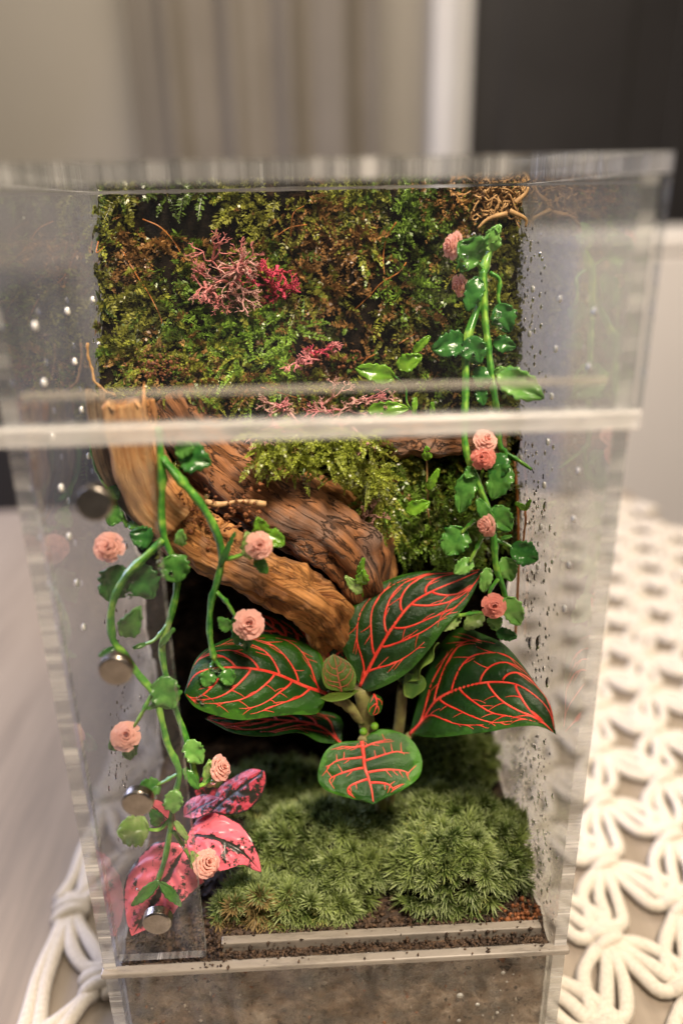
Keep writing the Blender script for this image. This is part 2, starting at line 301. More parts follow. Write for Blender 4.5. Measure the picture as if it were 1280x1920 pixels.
def thing(name, loc, label, cat, group=None, kind=None):
    o = link(bpy.data.objects.new(name, None)); o.empty_display_size = 0.01
    o.location = loc; WL[o.name] = np.array(loc, dtype=float); return tag(o, label, cat, group, kind)
def box_vf(x0, x1, y0, y1, z0, z1):
    V = [(x0, y0, z0), (x1, y0, z0), (x1, y1, z0), (x0, y1, z0), (x0, y0, z1), (x1, y0, z1), (x1, y1, z1), (x0, y1, z1)]
    F = [(0, 3, 2, 1), (4, 5, 6, 7), (0, 1, 5, 4), (2, 3, 7, 6), (1, 2, 6, 5), (3, 0, 4, 7)]   # z-,z+,y-,y+,x+,x-
    return np.array(V, dtype=float), F
def bevel(o, wd, seg=2):
    md = o.modifiers.new('bevel', 'BEVEL'); md.width = wd; md.segments = seg; md.limit_method = 'ANGLE'; return o
def spline(P, n):
    P = np.asarray(P, dtype=float)
    if len(P) == 2: return P[0]+(P[1]-P[0])*np.linspace(0, 1, n)[:, None]
    Q = np.vstack([2*P[0]-P[1], P, 2*P[-1]-P[-2]]); out_ = []
    L = np.concatenate([[0], np.cumsum(np.linalg.norm(np.diff(P, axis=0), axis=1))]); L /= L[-1]
    for t in np.linspace(0, 1, n):
        i = min(max(int(np.searchsorted(L, t, side='right')-1), 0), len(P)-2); f = (t-L[i])/max(L[i+1]-L[i], 1e-9)
        a, b, c, d = Q[i], Q[i+1], Q[i+2], Q[i+3]
        out_.append(0.5*((2*b)+(c-a)*f+(2*a-5*b+4*c-d)*f*f+(3*b-a-3*c+d)*f**3))
    return np.array(out_)
def frames(P, ref=None):
    T = np.gradient(P, axis=0); T /= np.linalg.norm(T, axis=1)[:, None]+1e-12
    a = np.array([0, 0, 1.0]) if ref is None else np.asarray(ref, dtype=float)
    n = a-T[0]*(a @ T[0])
    if np.linalg.norm(n) < 1e-3: n = np.array([1.0, 0, 0])-T[0]*T[0][0]
    n /= np.linalg.norm(n); Ns = [n]
    for i in range(1, len(P)):
        n = n-T[i]*(n @ T[i]); n /= np.linalg.norm(n)+1e-12; Ns.append(n)
    Ns = np.array(Ns); return T, Ns, np.cross(T, Ns)
def tube(P, R, sides=8, flat=1.0, ref=None, uvs=False):
    P = np.asarray(P, dtype=float); R = np.broadcast_to(np.asarray(R, dtype=float), (len(P),))
    T, A, B = frames(P, ref); th = np.linspace(0, 2*np.pi, sides, endpoint=False)
    V = P[:, None, :]+R[:, None, None]*(np.cos(th)[None, :, None]*A[:, None, :]*flat+np.sin(th)[None, :, None]*B[:, None, :])
    n = len(P); V = V.reshape(-1, 3); F = []
    for i in range(n-1):
        for j in range(sides):
            k = (j+1) % sides; F.append((i*sides+j, i*sides+k, (i+1)*sides+k, (i+1)*sides+j))
    F.append(tuple(range(sides-1, -1, -1))); F.append(tuple((n-1)*sides+j for j in range(sides)))
    return V, F
def join(parts):
    Vs, Fs, off = [], [], 0
    for V, F in parts:
        V = np.asarray(V); Vs.append(V); Fs += [tuple(i+off for i in f) for f in F]; off += len(V)
    return np.vstack(Vs), Fs
def vnoise(P, s, seed=0, oct=3):                 # cheap smooth pseudo noise, about -1..1
    r = np.random.default_rng(seed); P = np.asarray(P); o_ = np.zeros(P.shape[:-1]); amp = 1.0; tot = 0
    for k in range(oct):
        for q in range(3):
            d = r.normal(size=P.shape[-1]); d /= np.linalg.norm(d)
            o_ = o_+amp*np.sin((P @ d)*s*(1.9**k)+r.uniform(0, 6.28)+1.5*np.sin((P @ r.normal(size=P.shape[-1]))*s*0.7*(1.9**k)+r.uniform(0, 6.28)))
        tot += 3*amp*0.6; amp *= 0.5
    return o_/tot
def px3(pts): return np.array([atY(a, b, Y) for a, b, Y in pts])

# ------------------------------------------------------------------ the setting
def struct(o, kind='structure'): o['kind'] = kind; return o
def plane(name, x0, x1, y0, y1, z, mat):
    return obj(name, np.array([(x0, y0, z), (x1, y0, z), (x1, y1, z), (x0, y1, z)]), [(0, 1, 2, 3)], mat, smooth=False)
m, nt, out = node_mat("table_wood"); v = coords(nt, (1, 0.06, 1)); n1 = noise(nt, v, 150, 6, 0.65); n2 = noise(nt, coords(nt, (1, 0.3, 1)), 6, 3)
ad = N(nt, 'ShaderNodeMath', operation='MULTIPLY_ADD'); nt.links.new(n1.outputs[0], ad.inputs[0]); ad.inputs[1].default_value = 0.55
hf = N(nt, 'ShaderNodeMath', operation='MULTIPLY'); hf.inputs[1].default_value = 0.45; nt.links.new(n2.outputs[0], hf.inputs[0]); nt.links.new(hf.outputs[0], ad.inputs[2])
r = ramp(nt, ad.outputs[0], [(0.3, (0.165, 0.138, 0.112)), (0.5, (0.245, 0.205, 0.165)), (0.7, (0.315, 0.27, 0.22))])
b = bsdf(nt, out, 0.45, 0.35); nt.links.new(r.outputs[0], b.inputs['Base Color']); bump(nt, b, n1.outputs[0], 0.2, 0.0006); M['table'] = m
V, F = box_vf(-0.75, 0.338, -0.45, 0.60, -0.03, 0.0)
struct(bevel(obj("tabletop", V, F, 'table', smooth=False), 0.004))
M['floor'] = mat_noise("floor", [(0.3, (0.30, 0.26, 0.22)), (0.7, (0.38, 0.33, 0.28))], 5, 0.7)
struct(plane("floor", -3, 3, -1, 2.05, -0.75, 'floor'))
M['wall'] = mat_noise("wall_paint", [(0.3, (0.40, 0.365, 0.31)), (0.7, (0.44, 0.40, 0.345))], 1.5, 0.8)
V, F = box_vf(-3, 3, 2.06, 2.16, -0.75, 2.2); struct(obj("wall", V, F, 'wall', smooth=False))
# grey curtain hanging in soft folds
M['curtain'] = mat_noise("curtain_cloth", [(0.3, (0.225, 0.195, 0.155)), (0.7, (0.275, 0.24, 0.195))], 3, 0.85)
xs = np.linspace(-0.405, 0.185, 140); zs = np.array([-0.72, 0.2, 1.0, 1.9])
def fold(x): return 0.028*np.sin(x*47+0.8*np.sin(x*13))+0.012*np.sin(x*91+1)
V = np.array([(x, 1.95+fold(x)*(1.0-0.1*k), z) for k, z in enumerate(zs) for x in xs]); nx = len(xs)
F = [(k*nx+i, k*nx+i+1, (k+1)*nx+i+1, (k+1)*nx+i) for k in range(3) for i in range(nx-1)]
c = obj("curtain", V, F, 'curtain'); c.modifiers.new('thick', 'SOLIDIFY').thickness = 0.004
tag(c, "blurred grey curtain hanging in folds behind the box", "curtain")
M['whitepaint'] = mat_noise("white_gloss_paint", [(0.3, (0.66, 0.63, 0.60)), (0.7, (0.72, 0.70, 0.67))], 4, 0.4)
t = thing("door_frame", (0.35, 1.93, -0.75), "blurred white upright door frame beside the dark door", "door frame")
V, F = box_vf(0.312, 0.372, 1.90, 1.985, -0.75, 1.9); bevel(obj("upright", V, F, 'whitepaint', t, smooth=False), 0.008)
V, F = box_vf(0.374, 0.410, 1.93, 1.985, -0.75, 1.9); bevel(obj("stop_moulding", V, F, 'whitepaint', t, smooth=False), 0.006)
M['darkdoor'] = mat_noise("dark_door", [(0.3, (0.022, 0.019, 0.017)), (0.7, (0.034, 0.03, 0.027))], 3, 0.5)
t = thing("dark_door", (0.9, 1.95, -0.75), "blurred near-black door filling the upper right background", "door")
V, F = box_vf(0.414, 1.8, 1.955, 1.99, -0.75, 2.0); obj("leaf_panel", V, F, 'darkdoor', t, smooth=False)
for x0, x1 in ((0.50, 0.80), (0.92, 1.22)):
    V, F = box_vf(x0, x1, 1.945, 1.9545, -0.5, 1.6); bevel(obj("raised_panel", V, F, 'darkdoor', t, smooth=False), 0.004)
M['palepaint'] = mat_noise("pale_cabinet", [(0.3, (0.74, 0.70, 0.65)), (0.7, (0.80, 0.76, 0.71))], 3, 0.55)
t = thing("pale_cabinet", (0.95, 1.1, -0.75), "blurred pale beige cabinet standing right of the table", "cabinet")
V, F = box_vf(0.40, 1.6, 1.02, 1.45, -0.75, 0.215); bevel(obj("carcass", V, F, 'palepaint', t, smooth=False), 0.006)
V, F = box_vf(0.400, 1.60, 1.018, 1.45, 0.2155, 0.243); bevel(obj("cabinet_top", V, F, 'palepaint', t, smooth=False), 0.006)
t = thing("dark_cabinet", (-0.8, 1.1, -0.75), "blurred black cabinet behind the table at the left edge", "cabinet")
V, F = box_vf(-1.3, -0.452, 1.0, 1.4, -0.75, 0.172); bevel(obj("carcass", V, F, 'darkdoor', t, smooth=False), 0.006)
V, F = box_vf(-1.31, -0.447, 0.99, 1.41, 0.1725, 0.19); bevel(obj("cabinet_top", V, F, 'darkdoor', t, smooth=False), 0.004)

# ------------------------------------------------------------------ macrame runner under the box
runner = thing("macrame_runner", (0.1, 0.2, 0.0), "cream cotton macrame runner of knotted cords lying on the table", "table runner")
RAD = 0.0030
def knot_vf():
    s = 0.001; parts = []
    for yy, tilt in ((-3.4, 1.2), (1.6, -1.0)):
        P = spline(np.array([(-7.5, yy-tilt, 2.2), (-6, yy-tilt*.8, 4.6), (-2, yy, 6.2), (2, yy+tilt*.4, 6.2), (6, yy+tilt, 4.6), (7.5, yy+tilt, 2.2)])*s, 14)
        parts.append(tube(P, RAD*0.98, 10))
    for xx in (-3.1, 3.1):
        P = spline(np.array([(xx*1.2, 8.5, 3.0), (xx, 4, 3.4), (xx*.9, 0, 3.6), (xx, -4, 3.4), (xx*1.2, -8.5, 3.0)])*s, 10)
        parts.append(tube(P, RAD*0.95, 8))
    return join(parts)
KV, KF = knot_vf(); kme = mesh_data("knot", KV, KF); kme.materials.append(M['cotton'])
def knot(x, y, rz):
    o = link(bpy.data.objects.new("knot", kme), runner); o.location = np.array([x, y, 0.0005])-WL[runner.name]; o.rotation_euler = (0, 0, rz+random.uniform(-.12, .12)); o.scale = (0.84, 0.88, 0.95)
def strand(A, B, bul, spread):
    A = np.array(A); B = np.array(B); d = B-A; L = np.linalg.norm(d); d /= L; p = np.array([-d[1], d[0]])
    j = rng.normal(0, 0.0008, 2)
    P = [A+np.array([spread*0.55, -0.004]), A+d*L*.24+p*bul*.55+j, A+d*L*.5+p*bul+j, A+d*L*.78+p*bul*.95-j, B+np.array([spread*0.8, 0.005])]
    P3 = [(q[0], q[1], 0.0034+0.0004*math.sin(7*i)) for i, q in enumerate(P)]
    return tube(spline(P3, 15), RAD*(1+0.07*np.sin(np.linspace(0, rng.uniform(6, 14), 15)+rng.uniform(0, 6))), 9)
far_parts = []; near_n = 0
av = np.array([0.0132, 0.0400]); bv = np.array([0.0380, 0.0145]); K0 = np.array([0.1142, 0.0527])
lat = []
for i in range(-7, 9):
    for j in range(-8, 18):
        p = K0+bv*i+av*j
        if -0.078 < p[0] < 0.324 and -0.07 < p[1] < 0.585: lat.append(p)
lat.sort(key=lambda p: (p[1] > 0.30, np.hypot(p[0]-0.15, p[1]-0.1)))
for p in lat:
    hidden = abs(p[0]) < 0.06 and 0.01 < p[1] < 0.1
    for tgt, bl in ((p-av, (-0.0082, -0.0008, 0.0064)), (p+bv-av, (-0.0066, 0.0006, 0.0084))):
        for q, bu in enumerate(bl):
            sp = (-0.0065, -0.004, -0.0015)[q] if tgt[0] < p[0] else (0.0015, 0.004, 0.0065)[q]
            V, F = strand(p, tgt, bu, sp)
            if near_n < 296 and not hidden and p[1] < 0.36: obj("cord", V, F, 'cotton', runner); near_n += 1
            else: far_parts.append((V, F))
    knot(p[0], p[1], 0.15)
for k in range(-1, 6):
    B = np.array([-0.117, 0.0815+0.07*k]); I = np.array([-0.096, 0.0457+0.07*k]); I2 = I+np.array([0, 0.07])
    for pt in (B, I): knot(pt[0], pt[1], 0.1)
    for A_, B_, bu, sp in ((B, I, -0.004, 0.002), (B, I, 0.003, 0.006), (B, B-np.array([0.003, 0.07]), -0.002, -0.005), (B, B-np.array([-0.003, 0.07]), -0.001, 0.0), (I2, B, -0.004, -0.005), (I2, B, 0.003, 0.0)):
        V, F = strand(A_, B_, bu, sp); obj("cord", V, F, 'cotton', runner)
V, F = join(far_parts); tag(obj("cord", V, F, 'cotton', runner), kind='stuff')

# ------------------------------------------------------------------ acrylic terrarium
box = thing("acrylic_terrarium", (0, 0.05, 0.0075), "tall clear acrylic terrarium box with fogged sides and open front, standing on the runner", "terrarium")
def panel(name, x0, x1, y0, y1, z0, z1, face, bev=0.0003, parent=box, edges=('edge_x', 'edge_y', 'edge_z')):
    V, F = box_vf(x0, x1, y0, y1, z0, z1); d = [x1-x0, y1-y0, z1-z0]; thin = int(np.argmin(d))
    rest = [a for a in range(3) if a != thin]; ax = [2, 2, 1, 1, 0, 0]; mi = []
    for a in ax:
        if a == thin: mi.append(0)
        else: mi.append(1+[b for b in rest if b != a][0])     # painted bands run across the long direction of that edge
    return obj(name, V, F, [face, *edges], parent, smooth=False, mi=mi)
Z0 = 0.0075
left_panel = panel("left_panel", -0.075, -0.071, 0.0, 0.107, Z0, 0.2995, 'side_l')
right_panel = panel("right_panel", 0.071, 0.075, 0.0, 0.107, Z0, 0.2995, 'side_r')
back_panel = panel("back_panel", -0.0709, 0.0709, 0.103, 0.107, Z0, 0.2995, 'clear')
panel("floor_panel", -0.0709, 0.0709, 0.004, 0.1029, Z0, Z0+0.004, 'clear')
panel("top_panel", -0.0757, 0.0757, -0.0042, 0.1085, 0.2997, 0.3038, 'top')
panel("upper_front_panel", -0.0757, 0.0757, -0.0042, -0.0004, 0.2484, 0.2995, 'upper')
V, F = box_vf(-0.0757, 0.0757, -0.0054, -0.0005, 0.2434, 0.2482); bevel(obj("front_lip", V, F, 'frost', box, smooth=False), 0.0009, 3)
V, F = box_vf(-0.0705, 0.0690, 0.0006, 0.0028, 0.2533, 0.2551); bevel(obj("header_rail", V, F, 'rail', box, smooth=False), 0.0004)
panel("lower_front_panel", -0.0709, 0.0709, 0.0, 0.0032, Z0, 0.0650, 'grime')
V, F = box_vf(-0.0757, 0.0757, -0.0020, 0.0012, 0.0654, 0.0676); bevel(obj("front_ledge", V, F, 'ledge', box, smooth=False), 0.0005, 2)
V, F = box_vf(-0.0382, 0.0688, 0.0066, 0.0098, 0.0560, 0.0682); bevel(obj("inner_ledge", V, F, 'ledge', box, smooth=False), 0.0004, 2)
strip = panel("magnet_strip", -0.0705, -0.0424, 0.0015, 0.0040, 0.0690, 0.2525, 'clear')
# four round nickel magnets on the strip
th = np.linspace(0, 2*np.pi, 40, endpoint=False)
prof = [(0.0, -0.0030), (0.0040, -0.0030), (0.0045, -0.0026), (0.0046, -0.0006), (0.0046, 0.0)]
for zc, xc in ((0.2277, -0.0563), (0.1800, -0.0571), (0.1351, -0.0564), (0.0880, -0.0557)):
    V = [(xc, 0.0013-0.0030, zc)]; F = []
    for r_, y_ in prof[1:]:
        V += [(xc+r_*math.cos(a), 0.0013+y_, zc+r_*math.sin(a)) for a in th]
    for j in range(40): F.append((0, 1+j, 1+(j+1) % 40))
    for k in range(3):
        for j in range(40):
            a0 = 1+k*40; F.append((a0+j, a0+40+j, a0+40+(j+1) % 40, a0+(j+1) % 40))
    o = bevel(obj("magnet", np.array(V), F, 'nickel', box, smooth=False), 0.0001)
# drilled vent holes in the side sheets: drilled rims, the light they catch put in as white colour
def vent(X, y, z, par):
    P, R = [], []; n = 14; Rm, rm = 0.00062, 0.00060; V, F = [], []
    for i in range(n):
        a = 2*math.pi*i/n
        for j in range(6):
            b_ = 2*math.pi*j/6; V.append((X+rm*math.sin(b_)*0.8, y+(Rm+rm*math.cos(b_))*math.cos(a), z+(Rm+rm*math.cos(b_))*math.sin(a)))
            F.append((i*6+j, ((i+1) % n)*6+j, ((i+1) % n)*6+(j+1) % 6, i*6+(j+1) % 6))
    o = obj("vent_hole", np.array(V), F, 'ventrim', par); return o
m, nt, out = node_mat("drilled_rim"); b = bsdf(nt, out, 0.12, 1.0); b.inputs['Base Color'].default_value = (0.93, 0.92, 0.90, 1); b.inputs['Coat Weight'].default_value = 1.0; M['ventrim'] = m
for X, par in ((-0.0708, left_panel), (0.0708, right_panel)):
    for ci in range(3):
        for ri in range(7): vent(X, 0.0782-0.0288*ci, 0.2678-0.0144*ri*1.0, par)

# ------------------------------------------------------------------ soil and substrate
gx, gy = np.meshgrid(np.linspace(-0.0705, 0.0705, 90), np.linspace(0.0040, 0.1028, 70)); P2 = np.stack([gx, gy, 0*gx], -1)
gz = 0.0665+0.0016*vnoise(P2, 260, 3)+0.0008*vnoise(P2, 900, 4)+0.010*np.clip((gy-0.045)/0.05, 0, 1)
edge = gy < 0.0102; gz = np.where(edge, np.minimum(gz, 0.0645+0.0006*vnoise(P2, 900, 5)), gz)
n0, n1 = gx.shape; V = np.stack([gx, gy, gz], -1).reshape(-1, 3)
F = [(i*n1+j, i*n1+j+1, (i+1)*n1+j+1, (i+1)*n1+j) for i in range(n0-1) for j in range(n1-1)]
# front face and sides of the fill, seen through the lower sheet
base = len(V); fz = np.linspace(0.0645, Z0+0.0045, 24)
FV = [];
for k, z in enumerate(fz):
    for x in gx[0]: FV.append((x, 0.0040 if k == 0 else 0.0042+0.0004*math.sin(x*900+k*1.7)*math.sin(k*2.3+x*400), z if k else V[int(np.argmin(abs(gx[0]-x)))][2]))
V = np.vstack([V, FV])
F += [(base+k*n1+j, base+(k+1)*n1+j, base+(k+1)*n1+j+1, base+k*n1+j+1) for k in range(len(fz)-1) for j in range(n1-1)]
soil = obj("soil", V, F, ['soil', 'substrate'], smooth=True, mi=[0]*((n0-1)*(n1-1))+[1]*((len(fz)-1)*(n1-1)))
tag(soil, "dark brown soil filling the bottom of the terrarium", "soil", kind='stuff')
def crumbs(name, pts, sizes, mat, label=None, par=None):
    octv = np.array([(1, 0, 0), (-1, 0, 0), (0, 1, 0), (0, -1, 0), (0, 0, 1), (0, 0, -1)], dtype=float)
    octf = np.array([(0, 2, 4), (2, 1, 4), (1, 3, 4), (3, 0, 4), (2, 0, 5), (1, 2, 5), (3, 1, 5), (0, 3, 5)])
    n = len(pts); V = octv[None]*rng.uniform(0.5, 1.3, (n, 6, 1))*np.asarray(sizes)[:, None, None]*rng.uniform(0.5, 1.4, (n, 1, 3))
    V = V+np.asarray(pts)[:, None, :]; F = (octf[None]+6*np.arange(n)[:, None, None]).reshape(-1, 3)
    o = obj(name, V.reshape(-1, 3), F, mat, par, smooth=False)
    if label: tag(o, label[0], label[1], kind='stuff')
    elif par is not None: tag(o, kind='stuff')
    return o
pts = np.column_stack([rng.uniform(-0.07, 0.07, 1100), 0.0032+0.010*rng.random(1100)**1.2, np.zeros(1100)])
pts[:, 2] = np.where(pts[:, 1] < 0.0066, 0.0648, np.where((pts[:, 1] < 0.0099) & (pts[:, 0] > -0.0385), 0.0655, 0.067))+rng.uniform(0, 0.0012, 1100)
crumbs("soil_crumbs", pts, rng.uniform(0.0003, 0.0010, 1100), 'soil', ("loose dark soil crumbs along the front groove of the terrarium", "soil"))
pts = np.column_stack([rng.uniform(-0.043, 0.069, 170), rng.uniform(-0.0018, 0.0095, 170), rng.uniform(0.0676, 0.0686, 170)]); pts[:, 0] = np.where(rng.random(170) < .3, rng.normal(-0.0405, 0.002, 170), pts[:, 0])
crumbs("soil_crumbs", pts, rng.uniform(0.0002, 0.0008, 170), 'soil', ("scattered soil specks lying on the front ledges of the terrarium", "soil"))
pts = np.column_stack([rng.uniform(-0.069, 0.069, 1300), rng.uniform(0.0102, 0.034, 1300), np.zeros(1300)]); pts[:, 2] = 0.0672+0.0016*vnoise(np.column_stack([pts[:, 0], pts[:, 1], 0*pts[:, 0]]), 260, 3)+rng.uniform(-0.0002, 0.0008, 1300)
crumbs("soil_crumbs", pts, rng.uniform(0.0003, 0.0012, 1300), 'soil', ("rough dark soil crumbs in the gaps between the moss cushions", "soil"))
pc = atY(985, 1722, 0.012); pts = np.array([pc]*150)+rng.normal(0, 1, (150, 3))*np.array([0.0055, 0.003, 0.0014]); pts[:, 0] = np.minimum(pts[:, 0], 0.0692); pts[:, 1] = np.maximum(pts[:, 1], 0.0108)
crumbs("bark_crumbs", pts, rng.uniform(0.0005, 0.0014, 150), 'bark', ("orange brown bark crumbs in the front right corner of the soil", "bark"))
for k, (mt, n_, lab) in enumerate((('soil', 700, "dark lumps of soil pressed against the lower front sheet"), ('bark', 160, "reddish bark lumps pressed against the lower front sheet"), ('grit', 330, "grey and tan grit pressed against the lower front sheet"))):
    pts = np.column_stack([rng.uniform(-0.0695, 0.0695, n_), rng.uniform(0.0044, 0.0050, n_), rng.uniform(0.013, 0.0640, n_)])
    crumbs(('soil_lumps', 'bark_lumps', 'grit')[k], pts, rng.uniform(0.0004, 0.0013, n_)*(1.0, 1.0, 0.8)[k], mt, (lab, ("soil", "bark", "grit")[k]))
# bubbles of water on the inside of the lower front sheet
def drops(name, pts, sizes, axis, sgn, par, mat='water', stretch=1.0):
    Vs, Fs, off = [], [], 0; rings = [(1.0, 0.0), (0.86, 0.34), (0.5, 0.58), (0.0, 0.66)]; nn = 8
    for p, s in zip(pts, sizes):
        loc = []
        for r_, h in rings[:-1]:
            for j in range(nn):
                a = 2*math.pi*j/nn; loc.append((r_*math.cos(a), h, r_*math.sin(a)*stretch))
        loc.append((0, rings[-1][1], 0)); L = np.array(loc)*s
        if axis == 0: L = np.column_stack([sgn*L[:, 1], L[:, 0], L[:, 2]])
        else: L = np.column_stack([L[:, 0], sgn*L[:, 1], L[:, 2]])
        Vs.append(L+p)
        for k in range(2):
            for j in range(nn): Fs.append((off+k*nn+j, off+k*nn+(j+1) % nn, off+(k+1)*nn+(j+1) % nn, off+(k+1)*nn+j))
        for j in range(nn): Fs.append((off+2*nn+j, off+2*nn+(j+1) % nn, off+3*nn))
        Fs.append(tuple(off+j for j in range(nn-1, -1, -1))); off += len(L)
    return tag(obj(name, np.vstack(Vs), Fs, mat, par), kind='stuff')
def on_wall(regs, X):
    out_ = []
    for (x0, x1, y0, y1, n) in regs:
        for _ in range(n):
            f = rng.beta(1.2, 2.2); px = x0+(x1-x0)*f; out_.append(atX(px, rng.uniform(y0, y1), X))
    return np.array([p for p in out_ if 0.002 < p[1] < 0.102 and 0.068 < p[2] < 0.298])
rw = on_wall([(975, 1030, 420, 760, 170), (980, 1050, 830, 1300, 260), (950, 1040, 1380, 1500, 260), (985, 1050, 1480, 1760, 260)], 0.07095)
drops("water_drops", np.vstack([rw[::2], rw[3::5]]), rng.uniform(0.0002, 0.0008, len(rw[::2])+len(rw[3::5])), 0, -1, right_panel, stretch=1.25)
big = np.array([atX(a, b_, 0.07095) for a, b_ in ((1010, 1205), (995, 1206), (985, 1130), (1003, 1082), (990, 1045), (1012, 1170), (1022, 950), (1027, 1280))])
drops("water_drops", big, np.array([1.5, 1.4, 0.9, 0.8, 0.8, 0.6, 1.0, 1.1])*0.0011, 0, -1, right_panel, stretch=1.7)
drops("dirt_and_dark_drops", rw[1::5], rng.uniform(0.0002, 0.0005, len(rw[1::5])), 0, -1, right_panel, 'speck', 1.2)  # low ones soil splashes; higher ones drops, their dark look put in the colour
lw = on_wall([(215, 165, 380, 640, 90), (240, 190, 1040, 1480, 90), (300, 200, 1200, 1640, 70)], -0.07095)
drops("water_drops", lw[::2], rng.uniform(0.00025, 0.0008, len(lw[::2])), 0, 1, left_panel, stretch=1.4)
drops("dirt_and_dark_drops", lw[1::2], rng.uniform(0.0002, 0.0006, len(lw[1::2])), 0, 1, left_panel, 'speck', 1.5)  # drops with their dark see-through look painted solid, among soil specks
fp = np.array([atY(a, b_, 0.00325) for a, b_ in ((862, 1868), (895, 1885), (932, 1900), (943, 1825), (905, 1905), (950, 1842), (938, 1858), (962, 1828), (925, 1835), (960, 1905), (860, 1915))])
m, nt, out = node_mat("air_bubble"); b = bsdf(nt, out, 0.08, 0.8); b.inputs['Base Color'].default_value = (0.75, 0.74, 0.72, 1); M['bubble'] = m
drops("air_bubbles", fp, np.array([1.3, .9, .7, .9, .4, .5, .35, .4, .3, .4, .8])*0.0009, 1, 1, box, 'bubble')

# ------------------------------------------------------------------ cushion moss (tufts of needle leaves on domes)
def cushion(name, cx, cyy, rx, ry, h, z0, label, seed, n_t, leaf_len=0.0042, brown=0.0):
    r = np.random.default_rng(seed)
    # golden spiral over the dome, jittered
    k = np.arange(n_t)+0.5; rr = np.sqrt(k/n_t); a = k*2.399963
    x = rr*np.cos(a)+r.normal(0, 0.025, n_t); y = rr*np.sin(a)+r.normal(0, 0.025, n_t); q = np.clip(x*x+y*y, 0, 1.05)
    wob = 1+0.12*np.sin(3*np.arctan2(y, x)+seed)+0.08*np.sin(5*np.arctan2(y, x)+2*seed)
    X = cx+x*rx*wob; Y = cyy+y*ry*wob
    P = np.column_stack([X, Y, 0*X]); Z = z0+h*np.sqrt(np.clip(1.08-q, 0, 1))+0.0026*vnoise(P, 260, seed+5)+0.0008*r.normal(0, 1, n_t)
    kc = max(8, n_t//9); cc_ = r.choice(n_t, kc, replace=False); dx_ = X[:, None]-X[cc_][None]; dy_ = Y[:, None]-Y[cc_][None]; dd_ = np.hypot(dx_, dy_); ni = dd_.argmin(1); ar = np.arange(n_t)
    lx, ly, ld = dx_[ar, ni], dy_[ar, ni], dd_[ar, ni]; Z = Z+0.0016-0.26*np.minimum(ld, 0.009)+r.normal(0, 0.0009, kc)[ni]; clump = r.normal(0, 1, kc)[ni]
    nrm = np.column_stack([x/rx*h*1.0, y/ry*h*1.0, np.sqrt(np.clip(1.1-q, 0.05, 1))]); nrm += r.normal(0, 0.14, nrm.shape)+np.array([0.05, -0.18, 0.0]); nrm[:, 0] += 190*lx; nrm[:, 1] += 190*ly; nrm /= np.linalg.norm(nrm, axis=1)[:, None]
    cl = Y < 0.0125; Y = np.where(cl, 0.0120+0.0010*r.random(n_t), Y); Z = np.where(cl, z0+(Z-z0)*r.uniform(0.1, 0.95, n_t), Z); nrm[cl] = nrm[cl]*0.45+np.array([0, -0.75, 0.25])
    nrm /= np.linalg.norm(nrm, axis=1)[:, None]; keep = (abs(X) < 0.0692) & (Y < 0.10); X, Y, Z, nrm, clump = X[keep], Y[keep], Z[keep], nrm[keep], clump[keep]; nt_ = len(X)
    m_ = 24
    base = np.column_stack([X, Y, Z])[:, None, :]
    ref = r.normal(size=(nt_, 1, 3)); A = np.cross(nrm[:, None, :], ref); A /= np.linalg.norm(A, axis=2)[:, :, None]; B = np.cross(nrm[:, None, :], A)
    phi = (np.arange(m_)*2.399963)[None, :, None]+r.uniform(0, 6, (nt_, 1, 1)); sp = (np.sqrt((np.arange(m_)+0.3)/m_))[None, :, None]*r.uniform(0.9, 1.25, (nt_, m_, 1))
    rad = A*np.cos(phi)+B*np.sin(phi)
    el = 0.92*sp                                        # opening angle of each needle
    d0 = nrm[:, None, :]*np.cos(el*0.55)+rad*np.sin(el*0.55); d1 = nrm[:, None, :]*np.cos(el*1.15)+rad*np.sin(el*1.15)
    L = leaf_len*r.uniform(0.7, 1.15, (nt_, m_, 1))*r.uniform(0.62, 1.2, (nt_, 1, 1))
    p0 = base-nrm[:, None, :]*leaf_len*0.75+rad*0.0003; p1 = p0+d0*L*0.62; p2 = p1+d1*L*0.45
    s = np.cross(d0, rad+1e-4); s /= np.linalg.norm(s, axis=2)[:, :, None]+1e-9; wd = 0.00029*r.uniform(0.8, 1.3, (nt_, m_, 1))
    V = np.stack([p0-s*wd*0.7, p0+s*wd*0.7, p1+s*wd, p1-s*wd, p2], 2).reshape(-1, 3)
    V[:, 0] = np.clip(V[:, 0], -0.0705, 0.0705); V[:, 1] = np.maximum(V[:, 1], 0.0102)
    nn = nt_*m_; o5 = 5*np.arange(nn)[:, None]
    F3 = np.concatenate([o5+np.array([0, 1, 2]), o5+np.array([0, 2, 3]), o5+np.array([3, 2, 4])])
    tone = np.clip(0.5+0.5*vnoise(np.column_stack([X, Y, 0*X]), 190, seed+9, 2)[:, None]+r.normal(0, .14, (nt_, 1))+0.22*clump[:, None], 0, 1); g0 = np.array([0.062, 0.105, 0.018]); g1 = np.array([0.25, 0.32, 0.09]); tip = np.array([0.70, 0.80, 0.45]); br = np.array([0.30, 0.215, 0.09])
    cb = g0+(g1-g0)*tone; tip = tip*(0.65+0.35*tone)*np.where(r.random((nt_, 1)) < 0.05, np.array([1.0, 0.8, 0.5]), 1.0); front = (np.clip((0.017-Y)/0.006, 0, 1)*np.clip((-0.014-X)/0.006, 0, 1))[:, None]*brown
    isb = (r.random((nt_, 1)) < front); cb = np.where(isb, br*0.8, cb); tp = np.where(isb, br*1.3, g1*1.15+(tip-g1)*0.9*r.random((nt_, 1))**1.3)
    C = np.zeros((nt_, m_, 5, 3)); C[:, :, 0:2] = (cb*0.7)[:, None, None]; C[:, :, 2:4] = cb[:, None, None]; C[:, :, 4] = tp[:, None]
